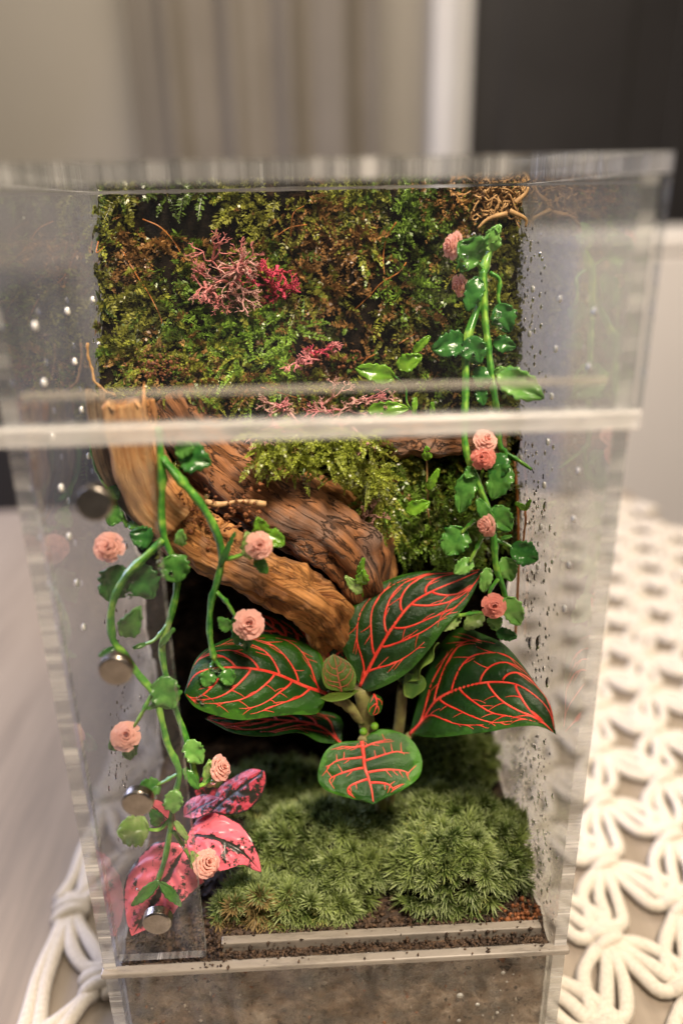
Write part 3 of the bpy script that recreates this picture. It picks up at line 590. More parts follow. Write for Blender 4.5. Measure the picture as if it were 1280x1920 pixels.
    # dark core under the needles
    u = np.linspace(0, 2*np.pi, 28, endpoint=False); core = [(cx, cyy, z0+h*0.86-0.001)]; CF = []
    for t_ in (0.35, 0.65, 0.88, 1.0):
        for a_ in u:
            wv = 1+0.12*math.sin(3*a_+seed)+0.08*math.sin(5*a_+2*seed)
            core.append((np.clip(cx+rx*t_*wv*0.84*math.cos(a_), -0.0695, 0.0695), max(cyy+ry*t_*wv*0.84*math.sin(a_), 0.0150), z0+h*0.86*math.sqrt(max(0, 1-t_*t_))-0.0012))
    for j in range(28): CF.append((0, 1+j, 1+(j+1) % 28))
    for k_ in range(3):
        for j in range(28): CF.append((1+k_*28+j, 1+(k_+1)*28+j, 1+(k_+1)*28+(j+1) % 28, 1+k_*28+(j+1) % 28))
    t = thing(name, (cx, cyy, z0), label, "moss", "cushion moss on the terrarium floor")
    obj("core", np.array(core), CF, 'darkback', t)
    tag(obj("needles", V, F3, 'cush', t, smooth=False, col=C.reshape(-1, 3)), kind='stuff')
    return t
cushion("cushion_moss", -0.0165, 0.0195, 0.026, 0.014, 0.0115, 0.0655, "small green moss cushion with brown front edge beside the magnet strip", 3, 430, 0.0056, 0.6)
cushion("cushion_moss", -0.001, 0.0405, 0.035, 0.023, 0.0190, 0.0665, "moss cushion in the middle, between pink leaves and the big right cushion", 5, 620, 0.0058)
cushion("cushion_moss", 0.0455, 0.0350, 0.0300, 0.0285, 0.0260, 0.0655, "largest moss cushion, against the right wall below the red-veined leaves", 8, 800, 0.0060)
cushion("cushion_moss", 0.044, 0.0720, 0.029, 0.019, 0.0280, 0.068, "shaded moss cushion at the back right, behind the largest cushion", 13, 420, 0.0056)
cushion("cushion_moss", -0.022, 0.0700, 0.030, 0.014, 0.014, 0.070, "dark moss cushion at the back left under the driftwood", 21, 300, 0.0056)

# ------------------------------------------------------------------ moss wall on the back sheet
ZR = [0.065, 0.10, 0.15, 0.19, 0.215, 0.24, 0.27, 0.30]; YR = [0.092, 0.090, 0.082, 0.073, 0.078, 0.086, 0.094, 0.1005]
ZLt = [0.065, 0.10, 0.17, 0.20, 0.225, 0.24, 0.262, 0.30]; YL = [0.095, 0.094, 0.090, 0.082, 0.072, 0.070, 0.086, 0.1005]
HOLES = [(325, 405, 66, 44, 0.020), (395, 430, 50, 24, 0.016), (625, 585, 62, 24, 0.012), (600, 470, 28, 26, 0.004), (215, 500, 22, 26, 0.006), (265, 375, 40, 22, 0.006), (240, 1010, 150, 120, 0.004), (850, 620, 50, 40, 0.004)]
HW = [(atY(a, b_, 0.092), rx*0.00018, ry*0.00018, d) for a, b_, rx, ry, d in HOLES]
def ysurf(x, z):
    x = np.asarray(x); z = np.asarray(z); k = np.clip((0.01-x)/0.07, 0, 1); k = k*k*(3-2*k)
    y = np.interp(z, ZR, YR)*(1-k)+np.interp(z, ZLt, YL)*k
    P = np.stack([x, z, 0*x], -1); y = y-0.0062*vnoise(P, 170, 31, 2)-0.0018*vnoise(P, 420, 32)+0.001
    for c_, rx, rz, d in HW: y = y+d*np.exp(-((x-c_[0])/rx)**2-((z-c_[2])/rz)**2)
    return np.minimum(y, 0.1025)
moss = thing("moss_wall", (0, 0.1, 0.066), "thick wall of green and brown sheet moss covering the back of the terrarium", "moss")
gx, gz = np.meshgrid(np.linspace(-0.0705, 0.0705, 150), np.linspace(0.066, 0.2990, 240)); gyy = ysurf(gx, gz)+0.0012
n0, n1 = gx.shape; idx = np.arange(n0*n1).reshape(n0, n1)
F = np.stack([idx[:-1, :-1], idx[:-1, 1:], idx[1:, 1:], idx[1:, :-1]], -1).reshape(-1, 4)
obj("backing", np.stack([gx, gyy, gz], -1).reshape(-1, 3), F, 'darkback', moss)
def hit(px, py):                                     # where a line of sight meets the mossy bank
    px = np.asarray(px, float); py = np.asarray(py, float)
    d = FW[None]+((px-640)/FPX)[:, None]*RT-((py-960)/FPX)[:, None]*UP; best = np.full(len(px), 0.1); done = np.zeros(len(px), bool)
    for Y in np.linspace(0.045, 0.1025, 80):
        P = CAM+d*((Y-CAM[1])/d[:, 1])[:, None]; h_ = (ysurf(P[:, 0], P[:, 2]) <= Y) & ~done; best[h_] = Y; done |= h_
    return CAM+d*((best-CAM[1])/d[:, 1])[:, None]
def fronds(B, D, Nn, L, W, K, C, seed, droop=0.25, wq=0.00034):
    """pinnate moss shoots: B base, D direction, Nn normal, L length, W side shoot length, K side shoots per side"""
    r = np.random.default_rng(seed); n = len(B); S = np.cross(D, Nn); S /= np.linalg.norm(S, axis=1)[:, None]+1e-9; Nn = np.cross(S, D)
    g = np.array([0, 0, -1.0]); L = np.broadcast_to(L, (n,)); W = np.broadcast_to(W, (n,))
    curl = r.normal(0, 0.22, (n, 1, 1)); t = (np.arange(K)+0.6)/(K+0.3); tt = np.concatenate([t, t+0.35/K])[None, :, None]; sd = np.concatenate([np.ones(K), -np.ones(K)])[None, :, None]
    pos = B[:, None]+D[:, None]*L[:, None, None]*tt+g*droop*L[:, None, None]*tt**2+S[:, None]*curl*L[:, None, None]*tt**2
    prof_ = np.sin(np.pi*np.clip(0.12+0.86*tt, 0, 1))**0.8
    l = W[:, None, None]*prof_*r.uniform(0.6, 1.25, (n, 2*K, 1))
    dr = S[:, None]*sd*0.78+D[:, None]*r.uniform(0.35, 0.85, (n, 2*K, 1))+Nn[:, None]*r.normal(0.08, 0.34, (n, 2*K, 1)); dr /= np.linalg.norm(dr, axis=2)[:, :, None]
    nn_ = Nn[:, None]+r.normal(0, 0.45, (n, 2*K, 3)); sw = np.cross(dr, nn_); sw /= np.linalg.norm(sw, axis=2)[:, :, None]+1e-9
    wq_ = wq*r.uniform(0.7, 1.35, (n, 2*K, 1)); md = pos+dr*l*0.5+Nn[:, None]*0.00012; V = np.stack([pos, md+sw*wq_, pos+dr*l, md-sw*wq_], 2)
    tip = B[:, None]+D[:, None]*L[:, None, None]+g*droop*L[:, None, None]+S[:, None]*curl*L[:, None, None]
    ax = np.stack([B[:, None], (B[:, None]+tip)/2+S[:, None]*0.0002-g*0.06*L[:, None, None], tip, (B[:, None]+tip)/2-S[:, None]*0.0002-g*0.06*L[:, None, None]], 2)
    V = np.concatenate([V, ax], 1).reshape(-1, 3); q = len(V)//4; F = np.arange(q*4).reshape(q, 4)
    c = np.repeat(C[:, None], 2*K+1, 1)*r.uniform(0.75, 1.25, (n, 2*K+1, 1)); c = np.repeat(c[:, :, None], 4, 2); c[:, :, 2] *= 1.25
    return V, F, c.reshape(-1, 3)
OL, GR, YG, BR, DK, TAN = (np.array(c) for c in ((0.165, 0.170, 0.026), (0.105, 0.180, 0.022), (0.30, 0.33, 0.045), (0.24, 0.125, 0.04), (0.055, 0.070, 0.016), (0.38, 0.23, 0.085)))
BLOB = [(395, 385, 60, 46, YG, .9), (240, 470, 60, 40, BR, .8), (300, 440, 45, 40, BR, .6), (205, 380, 40, 45, OL, .8), (450, 610, 120, 55, GR*1.45, .8), (420, 650, 100, 60, YG*.85, .45), (245, 620, 70, 80, OL*1.2, .7),
        (590, 420, 90, 40, BR, .75), (690, 470, 60, 60, BR*.9, .6), (640, 520, 70, 35, BR, .6), (780, 400, 90, 60, GR*1.1, .8), (780, 470, 60, 60, GR*1.2, .6), (840, 560, 70, 80, DK*1.3, .6), (600, 660, 110, 45, BR*.7, .7), (320, 690, 60, 30, TAN, .55), (350, 750, 60, 50, BR, .6),
        (500, 360, 80, 30, OL*1.2, .7), (640, 360, 60, 30, YG*.8, .6), (700, 620, 50, 50, OL, .6), (950, 500, 30, 160, OL, .7), (450, 760, 70, 40, GR*1.3, .6), (730, 660, 60, 40, DK, .5), (800, 980, 120, 90, DK*1.6, .7), (870, 380, 40, 30, BR, .7)]
def moss_col(px, py, r):
    c = np.array([OL, GR, BR*.9, YG*.75, DK][r.choice(5, p=[.34, .28, .14, .16, .08])])
    for bx, by, rx, ry, col, pr in BLOB:
        if r.random() < pr*math.exp(-((px-bx)/rx)**2-((py-by)/ry)**2)*1.4: c = np.array(col)
    return c*r.uniform(0.65, 1.4)
def empty_prob(px, py):
    e = 0.0
    for a, b_, rx, ry, d in HOLES[:5]: e = max(e, min(1, d*80)*math.exp(-((px-a)/rx)**2-((py-b_)/ry)**2)*2.2)
    e = max(e, 0.75*math.exp(-((px-600)/90)**2-((py-655)/28)**2)); return e
r = np.random.default_rng(77); nc = 1150
cx_ = r.uniform(168, 985, nc); cy_ = r.uniform(338, 1010, nc); ctr = hit(cx_, cy_); vf = vnoise(ctr, 240, 61, 2)
B, D, NN, LL, CC = [], [], [], [], []
for i in range(nc):
    if r.random() < empty_prob(cx_[i], cy_[i]): continue
    low = cy_[i] > 830
    if vf[i] > 0.22 and r.random() < 0.88: continue
    if low and not (cx_[i] > 640 or r.random() < 0.15): continue
    c = moss_col(cx_[i], cy_[i], r); a0 = r.uniform(0, 6.28)
    for k in range(r.integers(4, 8)):
        a = a0+k*0.9+r.normal(0, .3); d = np.array([math.cos(a), -0.75-0.5*r.random(), 0.8*math.sin(a)-0.12]); d /= np.linalg.norm(d)
        nrm = np.array([0, -0.8, 0.6])+r.normal(0, 0.35, 3)
        b_ = ctr[i]+np.array([math.cos(a), 0, math.sin(a)])*0.0012+np.array([0, 0.002, 0])
        B.append(b_); D.append(d); NN.append(nrm); LL.append(r.uniform(0.0055, 0.0135)); CC.append(c*r.uniform(.8, 1.2))
B, D, NN, LL, CC = map(np.array, (B, D, NN, LL, CC))
V, F, C = fronds(B, D, NN, LL, LL*0.20, 13, CC, 5, 0.30, 0.00050)
nu_ = 3000; ux = r.uniform(168, 985, nu_); uy = r.uniform(338, 1010, nu_); up_ = hit(ux, uy); kp = np.array([r.random() > empty_prob(a, b_)*1.2 and (b_ < 840 or a > 640) for a, b_ in zip(ux, uy)]); up_, ux, uy = up_[kp], ux[kp], uy[kp]; nu_ = len(ux)
UD = np.column_stack([r.normal(0, .8, nu_), -0.8-0.4*r.random(nu_), r.normal(-.15, .7, nu_)]); UD /= np.linalg.norm(UD, axis=1)[:, None]
UC = np.array([moss_col(a, b_, r) for a, b_ in zip(ux, uy)])*0.8; UL = r.uniform(0.003, 0.0062, nu_)
Vu, Fu, Cu = fronds(up_+np.array([0, 0.0022, 0]), UD, np.array([0, -.8, .6])+r.normal(0, .4, (nu_, 3)), UL, UL*0.22, 10, UC, 6, 0.2, 0.00036)
V = np.vstack([V, Vu]); F = np.arange(len(V)).reshape(-1, 4); C = np.vstack([C, Cu])
def clampV(V):
    V[:, 0] = np.clip(V[:, 0], -0.0706, 0.0706); V[:, 1] = np.minimum(V[:, 1], 0.1025); V[:, 2] = np.minimum(V[:, 2], 0.2992); return V
tag(obj("moss_shoots", clampV(V), F, 'moss', moss, smooth=False, col=C), kind='stuff')
# longer feathery shoots: bright fan left of centre, hanging strands over the wood and below the dark branch
def long_set(n, x0, x1, y0, y1, dirf, L0, L1, col, seed, K=22, wfac=0.13, yoff=-0.002, wq=0.00040, droop=0.35):
    r = np.random.default_rng(seed); P = hit(r.uniform(x0, x1, n), r.uniform(y0, y1, n))+np.array([0, yoff, 0])
    D = np.array([dirf(r) for _ in range(n)]); D /= np.linalg.norm(D, axis=1)[:, None]
    NN = np.array([0, -0.8, 0.6])+r.normal(0, 0.3, (n, 3)); L = r.uniform(L0, L1, n)
    C = np.array(col)*r.uniform(0.7, 1.35, (n, 1)); return fronds(P, D, NN, L, L*wfac, K, C, seed, droop, wq)
S1 = long_set(60, 395, 560, 570, 690, lambda r: (r.normal(0, .8), -0.7, r.normal(-.1, .6)), 0.008, 0.015, GR*1.9, 41)
S2 = long_set(150, 720, 900, 860, 1000, lambda r: (r.normal(0, .35), -0.35, -1.0), 0.010, 0.022, GR*1.1, 43, droop=0.1)
S3 = long_set(50, 640, 720, 850, 960, lambda r: (r.normal(0.1, .4), -0.4, -.9), 0.008, 0.018, YG*.7, 47, droop=0.2)
S4 = long_set(70, 250, 480, 640, 760, lambda r: (r.normal(0, .8), -0.6, r.normal(-.2, .5)), 0.005, 0.011, YG*.8, 49)
V = np.vstack([s[0] for s in (S1, S2, S3, S4)]); F = np.arange(len(V)).reshape(-1, 4); C = np.vstack([s[2] for s in (S1, S2, S3, S4)])
tag(obj("moss_strands", clampV(V), F, 'moss', moss, smooth=False, col=C), kind='stuff')
# bright moss draped over the top of the driftwood
r = np.random.default_rng(91); n = 230
pp = [(a_, r.uniform(805, 868+0.16*(a_-480))) for a_ in r.uniform(480, 715, n)]; P = np.array([atY(a, b_, 0.056+0.00003*(a-580)+r.normal(0, .002)) for a, b_ in pp])
D = np.column_stack([r.normal(0, .9, n), -0.5-r.random(n)*.4, r.normal(-.1, .7, n)]); D /= np.linalg.norm(D, axis=1)[:, None]
L = r.uniform(0.004, 0.010, n); V, F, C = fronds(P, D, np.array([0, -.7, .7])+r.normal(0, .3, (n, 3)), L, L*0.17, 16, (YG*.7+GR*.35)*r.uniform(.65, 1.3, (n, 1)), 92, 0.25, 0.00040)
o = obj("draped_moss", V, F, 'moss', smooth=False, col=C); tag(o, "bright green moss draped over the top of the driftwood", "moss", kind='stuff')
# thin orange rootlets
ROOTS = [[(740, 415), (722, 445), (716, 480), (718, 512)], [(758, 490), (745, 508), (712, 528), (690, 552), (658, 582)], [(272, 410), (305, 425), (332, 455), (350, 490)], [(236, 470), (262, 515), (285, 550), (305, 590), (308, 605)], [(150, 452), (175, 472), (200, 462)],
         [(545, 440), (550, 400), (570, 385)], [(575, 420), (545, 425), (520, 440)], [(880, 420), (884, 385), (893, 375)], [(560, 545), (500, 520), (460, 500)], [(745, 640), (775, 622), (800, 615)], [(490, 720), (540, 735), (585, 748)], [(700, 660), (685, 668), (675, 678)]]
for k, pts in enumerate(ROOTS):
    q = hit([p[0] for p in pts], [p[1] for p in pts]); q[:, 1] -= 0.0045; q[:, 0] = np.clip(q[:, 0], -0.0700, 0.07)
    V, F = tube(spline(q, 16), np.linspace(0.00024, 0.00011, 16), 6); obj("root", V, F, 'root', moss)

# ------------------------------------------------------------------ driftwood
def limb(path, sides=44, rings=110, seed=0, amp=0.0012, gro=0.0011, squash=0.85, ref=(0, -0.6, 0.8), holes=(), cap=True, gfreq=5):
    pts = px3([p[:3] for p in path]); Rw = np.array([p[3]*mpp(q) for p, q in zip(path, pts)])
    P = spline(pts, rings); R = np.interp(np.linspace(0, 1, rings), np.linspace(0, 1, len(Rw)), Rw); T, A, Bn = frames(P, ref)
    th = np.linspace(0, 2*np.pi, sides, endpoint=False); u = np.linspace(0, 1, rings)
    TH, U = np.meshgrid(th, u); tw = 1.6*U
    gr_ = np.cos(gfreq*(TH+tw)+1.3*np.sin(3*U*6+seed))*gro*(0.5+0.7*vnoise(np.stack([U*9, np.cos(TH), np.sin(TH)], -1), 1.3, seed+7, 2))+gro*0.9*vnoise(np.stack([U*5, 3.2*np.cos(TH+tw), 3.2*np.sin(TH+tw)], -1), 2.2, seed+3, 3)
    base = P[:, None]+R[:, None, None]*(np.cos(TH)[..., None]*A[:, None]*squash+np.sin(TH)[..., None]*Bn[:, None])
    rad = np.cos(TH)[..., None]*A[:, None]+np.sin(TH)[..., None]*Bn[:, None]
    dsp = gr_+amp*vnoise(base, 190, seed+1)+amp*0.45*vnoise(base, 600, seed+2)
    for hx, hy, ha, hb, hang, dep in holes:          # knot hole: pushed in where that spot of the surface lies
        pxx, pyy = proj(base.reshape(-1, 3)); pxx = pxx.reshape(TH.shape)-hx; pyy = pyy.reshape(TH.shape)-hy; ca, sa = math.cos(hang), math.sin(hang)
        q_ = ((pxx*ca+pyy*sa)/ha)**2+((pyy*ca-pxx*sa)/hb)**2; front = ((CAM-base)*rad).sum(-1) > 0; dsp = dsp-dep*np.exp(-q_**1.5)*front
    V = (base+rad*dsp[..., None]).reshape(-1, 3); F = []
    for i in range(rings-1):
        for j in range(sides): F.append((i*sides+j, i*sides+(j+1) % sides, (i+1)*sides+(j+1) % sides, (i+1)*sides+j))
    uvv = np.stack([U*4, TH/6.283], -1).reshape(-1, 2)
    if cap:
        for e, first in ((0, True), (rings-1, False)):
            c_ = len(V); V = np.vstack([V, P[e]+T[e]*(0.0006 if first else -0.0006)]); uvv = np.vstack([uvv, [[0.0 if first else 4, 0.5]]])
            for j in range(sides):
                f = (c_, e*sides+j, e*sides+(j+1) % sides); F.append(f[::-1] if first else f)
    return V, F, uvv
wd = thing("driftwood", tuple(atY(620, 1190, 0.06)), "large brown twisted driftwood branch with a broken pale end at the left wall", "driftwood")
WOODS = [
    ("lower_limb", 'wood', dict(path=[(232, 752, .053, 48), (246, 830, .052, 54), (292, 930, .051, 56), (372, 1012, .049, 52), (470, 1064, .048, 46), (555, 1106, .049, 47), (612, 1152, .054, 50), (640, 1230, .064, 44)], seed=2, holes=[(610, 1102, 30, 9, 0.85, 0.006), (420, 985, 60, 12, 0.5, 0.004)], sides=80, rings=200)),
    ("upper_limb", 'wood_d', dict(path=[(318, 745, .074, 46), (368, 822, .070, 56), (450, 898, .067, 60), (556, 960, .063, 62), (645, 1014, .060, 58), (686, 1088, .061, 42), (690, 1190, .068, 36)], seed=5)),
    ("outer_fold", 'wood', dict(path=[(560, 905, .074, 34), (630, 950, .071, 42), (690, 1002, .069, 40), (712, 1070, .069, 30), (712, 1150, .074, 28)], seed=9, rings=70)),
    ("mid_fold", 'wood_d', dict(path=[(300, 870, .070, 24), (400, 928, .0670, 26), (500, 980, .0645, 26), (590, 1030, .0630, 24), (655, 1085, .0635, 22), (672, 1160, .068, 20)], seed=12, rings=80, gro=0.0007)),
]
for nm, mt, kw in WOODS:
    V, F, uvv = limb(**kw); V[:, 0] = np.maximum(V[:, 0], -0.0704); obj(nm, V, F, mt, wd, uv=uvv)
# the broken left end: splintered slabs
def slab(path, half, thick, seed, mat, name):
    pts = px3(path); n = 26; P = spline(pts, n); T, A, Bn = frames(P, (0, -1, 0.2)); r = np.random.default_rng(seed)
    cols = 9; V, uvv = [], []
    for side in (0, 1):
        for i in range(n):
            for j in range(cols):
                s = (j/(cols-1)*2-1); h_ = half*mpp(P[i])
                top = (0.0016*r.normal() if i == 0 else 0)
                V.append(P[i]+Bn[i]*s*h_*(1+.05*math.sin(i*.9+seed))+A[i]*(thick*(0.5-side)*(1-0.35*s*s)+0.0005*math.sin(j*2.1+i*.35+seed))-T[i]*top); uvv.append((i/n*1.5, j/cols))
    F = []
    for i in range(n-1):
        for j in range(cols-1):
            a = i*cols+j; F.append((a, a+1, a+cols+1, a+cols)); b_ = n*cols+a; F.append((b_, b_+cols, b_+cols+1, b_+1))
        for j in (0, cols-1):
            a = i*cols+j; F.append((a, a+cols, n*cols+a+cols, n*cols+a) if j == 0 else (a, n*cols+a, n*cols+a+cols, a+cols))
    for j in range(cols-1):
        F.append((j, n*cols+j, n*cols+j+1, j+1)); a = (n-1)*cols+j; F.append((a, a+1, n*cols+a+1, n*cols+a))
    V = np.array(V); V[:, 0] = np.maximum(V[:, 0], -0.0705); obj(name, V, F, mat, wd, uv=np.array(uvv))
slab([(232, 752, .0405), (240, 810, .0400), (255, 880, .0405), (285, 945, .0415), (330, 985, .0415)], 40, 0.006, 3, 'wood_p', "broken_face")
slab([(178, 742, .047), (186, 810, .046), (205, 880, .046), (245, 945, .047), (300, 1000, .047)], 17, 0.005, 6, 'wood_g', "splinter_slab")
slab([(290, 800, .046), (291, 850, .045), (290, 900, .045), (288, 938, .045)], 7, 0.002, 8, 'twig', "loose_splinter")
bw = thing("driftwood", tuple(atY(800, 870, 0.075)), "short dark red-brown branch jutting from the moss wall behind the right vine", "driftwood")
V, F, uvv = limb([(640, 800, .092, 40), (720, 812, .082, 46), (800, 815, .077, 44), (880, 818, .075, 40), (940, 830, .076, 30)], rings=70, seed=17); obj("limb", V, F, 'wood_d', bw, uv=uvv)
tw = spline(px3([(385, 940, .044), (410, 946, .043), (450, 940, .044), (498, 945, .046)]), 20); V, F = tube(tw, 0.0008+0.00025*np.sin(np.linspace(0, 9, 20)), 8)
tag(obj("twig", V, F, 'twig'), "thin pale bent twig lying across the driftwood", "twig")
tw = spline(px3([(165, 642, .062), (166, 665, .061), (172, 690, .060), (176, 712, .058), (190, 728, .056), (215, 742, .052)]), 20); V, F = tube(tw+0.0003*vnoise(tw, 900, 3)[:, None], 0.00045+0.00012*np.sin(np.arange(20)*2.1), 7)
tag(obj("twig", V, F, 'fibre'), "small rough brown twig at the left wall above the broken wood", "twig")
# crumbs of rotten orange wood
r = np.random.default_rng(3)
pts = np.array([atY(r.normal(395, 45), r.normal(965, 22), 0.0405+0.003*r.random()) for _ in range(160)])
crumbs("wood_crumbs", pts, r.uniform(0.0004, 0.0011, 160), 'bark', ("orange crumbs of rotten wood in the groove of the driftwood", "bark"))
pts = np.array([atY(r.normal(300, 22), r.normal(690, 14), 0.063+0.006*r.random()) for _ in range(140)])
crumbs("wood_crumbs", pts, r.uniform(0.0002, 0.0007, 140), 'bark', ("orange brown crumbs on the ledge above the broken end of the driftwood", "bark"))
pts = hit(r.normal(615, 45, 120), r.normal(665, 14, 120))-np.array([0, 0.003, 0]); crumbs("wood_crumbs", pts, r.uniform(0.0003, 0.0010, 120), 'bark', ("red-brown bark crumbs in the dark hollow of the moss wall", "bark"))

# ------------------------------------------------------------------ pink dyed lichen, coconut fibre
def branchy(px, py, rad_px, n, cols, seed, spread=(1, 1), Yoff=-0.0060, r0=0.00075, depth=5):
    r = np.random.default_rng(seed); parts, cs = [], []
    c0 = hit([px], [py])[0]+np.array([0, Yoff, 0]); s = rad_px*mpp(c0)
    def grow(p, d, L, rad, lev, col):
        m_ = p+d*L*.5+r.normal(0, .12, 3)*L; e = p+d*L+r.normal(0, .1, 3)*L
        V, F = tube(spline([p, m_, e], 5), np.linspace(rad, rad*.75, 5), 6, 0.5); parts.append((V, F)); cs.append(np.repeat((col*r.uniform(.8, 1.2))[None], len(V), 0))
        if lev > 0:
            for _ in range(r.integers(2, 4)):
                nd = d+r.normal(0, .65, 3)*np.array([spread[0], .6, spread[1]]); nd /= np.linalg.norm(nd); grow(e, nd, L*r.uniform(.55, .85), rad*.72, lev-1, col)
    for k in range(n):
        d = np.array([r.normal(0, 1)*spread[0], -0.55, r.normal(0, 1)*spread[1]]); d /= np.linalg.norm(d)
        grow(c0+r.normal(0, .22, 3)*s*np.array([1, .3, 1]), d, s*r.uniform(.26, .42), r0, depth-1, np.array(cols[r.integers(len(cols))]))
    V, F = join(parts); return V, F, np.vstack(cs)
PALE, MAG, PNK = (0.66, 0.38, 0.34), (0.60, 0.07, 0.13), (0.70, 0.27, 0.29)
for (px, py, rd, n, cols, sd, spd, lab) in (
    (425, 508, 88, 13, (PALE, PALE, (0.55, 0.20, 0.19)), 3, (1.1, .7), "pale pink branching lichen tuft in the upper left of the moss wall"),
    (512, 522, 64, 9, (MAG, (0.55, 0.06, 0.10)), 4, (.9, .9), "deep magenta lichen tuft touching the pale pink tuft on the moss wall"),
    (590, 662, 44, 7, (MAG, PNK), 5, (1, .5), "small magenta lichen tuft in the dark hollow of the moss wall"),
    (645, 752, 72, 11, (PNK, PALE), 6, (1, .6), "pink lichen tuft just above the frosted front bar, centre"),
    (520, 755, 58, 8, (PNK, PALE), 8, (1, .6), "pale pink lichen tuft above the frosted bar, left of the centre tuft"),
    (640, 825, 24, 5, (PALE,), 9, (.6, .9), "dusty pink lichen sprig hanging below the frosted front bar"),
    (690, 950, 28, 6, ((0.36, 0.20, 0.15),), 10, (.8, .8), "brownish pink lichen tuft right of the driftwood top")):
    V, F, C = branchy(px, py, rd, n, cols, sd, spd, Yoff=-0.014 if py > 740 and py < 800 else -0.007); V = clampV(V); tag(obj("lichen_tuft", V, F, 'lichen', col=C), lab, "lichen", "dyed lichen tufts in the moss")
r = np.random.default_rng(15); parts = []; c0 = hit([925], [372])[0]+np.array([0, -0.006, 0])
for k in range(95):
    p = c0+r.normal(0, 1, 3)*np.array([0.0042, 0.0018, 0.0034]); Q = [p]; d = r.normal(0, 1, 3)
    for q in range(5):
        d = d*.4+r.normal(0, 1, 3); d /= np.linalg.norm(d); Q.append(np.clip(Q[-1]+d*0.0026, c0-np.array([.0085, .004, .0065]), c0+np.array([.0085, .004, .0062])))
    V, F = tube(spline(Q, 14), 0.00032, 5); parts.append((V, F))
for pts in ([(955, 395), (985, 410), (1000, 425)], [(950, 400), (915, 410), (895, 428)], [(965, 380), (985, 362), (1005, 350)]):
    q = px3([(a, b_, 0.088) for a, b_ in pts]); q[:, 0] = np.minimum(q[:, 0], 0.0698); V, F = tube(spline(q, 14), np.linspace(0.0009, 0.0004, 14), 6); parts.append((V, F))
V, F = join(parts); V = clampV(V); tag(obj("coconut_fibre_tuft", V, F, 'fibre'), "tan tangled coconut fibre tuft in the top right corner of the moss wall", "fibre tuft")

# ------------------------------------------------------------------ leaves traced from three curves (midrib and both margins)
class Leaf:
    def __init__(self, mid, lf, rt, arch=0.0015, n=90):
        self.n = n; self.c = [spline(px3(q), n) for q in (mid, lf, rt)]; self.u = np.linspace(0, 1, n); self.arch = arch
        a, l, r_ = self.c; nn = np.cross(r_[n//2]-l[n//2], a[-1]-a[0]); nn /= np.linalg.norm(nn)
        if nn @ (CAM-a[n//2]) < 0: nn = -nn
        self.nr = nn
    def at(self, u, v):
        u = np.clip(u, 0, 1); a, l, r_ = (np.stack([np.interp(u, self.u, k[:, i]) for i in range(3)], -1) for k in self.c)
        w_ = np.abs(v)[..., None]; e = np.where((v < 0)[..., None], l, r_); P = a*(1-w_)+e*w_; v_ = v[..., None]; P = 0.3*P+0.7*(l*v_*(v_-1)/2+a*(1-v_*v_)+r_*v_*(v_+1)/2)
        L = np.linalg.norm(e-a, axis=-1)[..., None]
        return P+self.nr*(self.arch/0.012)*L*4*w_*(1-w_)*0.35
def veins(nsec, seed, reach=0.86, swp=0.26, u0=0.06, u1=0.80):
    r = np.random.default_rng(seed); out_ = [(np.column_stack([np.linspace(0, 0.97, 40), 0.02*np.sin(np.linspace(0, 5, 40)+seed)*np.linspace(0, 1, 40)]), 1.0, 0.25)]
    for s in (-1, 1):
        for i in range(nsec):
            a = u0+(u1-u0)*(i+(0.0 if s < 0 else 0.35)+r.uniform(-.1, .1))/nsec; b_ = min(a+(swp+0.10)*r.uniform(.85, 1.2), 0.985); t = np.linspace(0, 1, 22)
            uu = a+(b_-a)*t**1.25; vv = s*(0.02+reach*r.uniform(.92, 1.05)*(1-(1-t)**1.7))+0.016*np.sin(t*9+r.uniform(0, 6)); out_.append((np.column_stack([uu, vv]), 0.55, 0.13))
            for tq in (r.uniform(.22, .32), r.uniform(.38, .5), r.uniform(.55, .66), r.uniform(.70, .78), r.uniform(.84, .93)):
                k = int(tq*21); p = np.array([uu[k], vv[k]]); dirn = 1 if r.random() < .6 else -1
                ln = r.uniform(.05, .10); tt = np.linspace(0, 1, 8)
                q = p+np.column_stack([dirn*ln*tt, s*0.10*tt**1.6*r.uniform(.3, 1.6)]); q[:, 1] = np.clip(q[:, 1], -.93, .93); q[:, 0] = np.clip(q[:, 0], 0.02, .98); out_.append((q, 0.26, 0.10))
    return out_
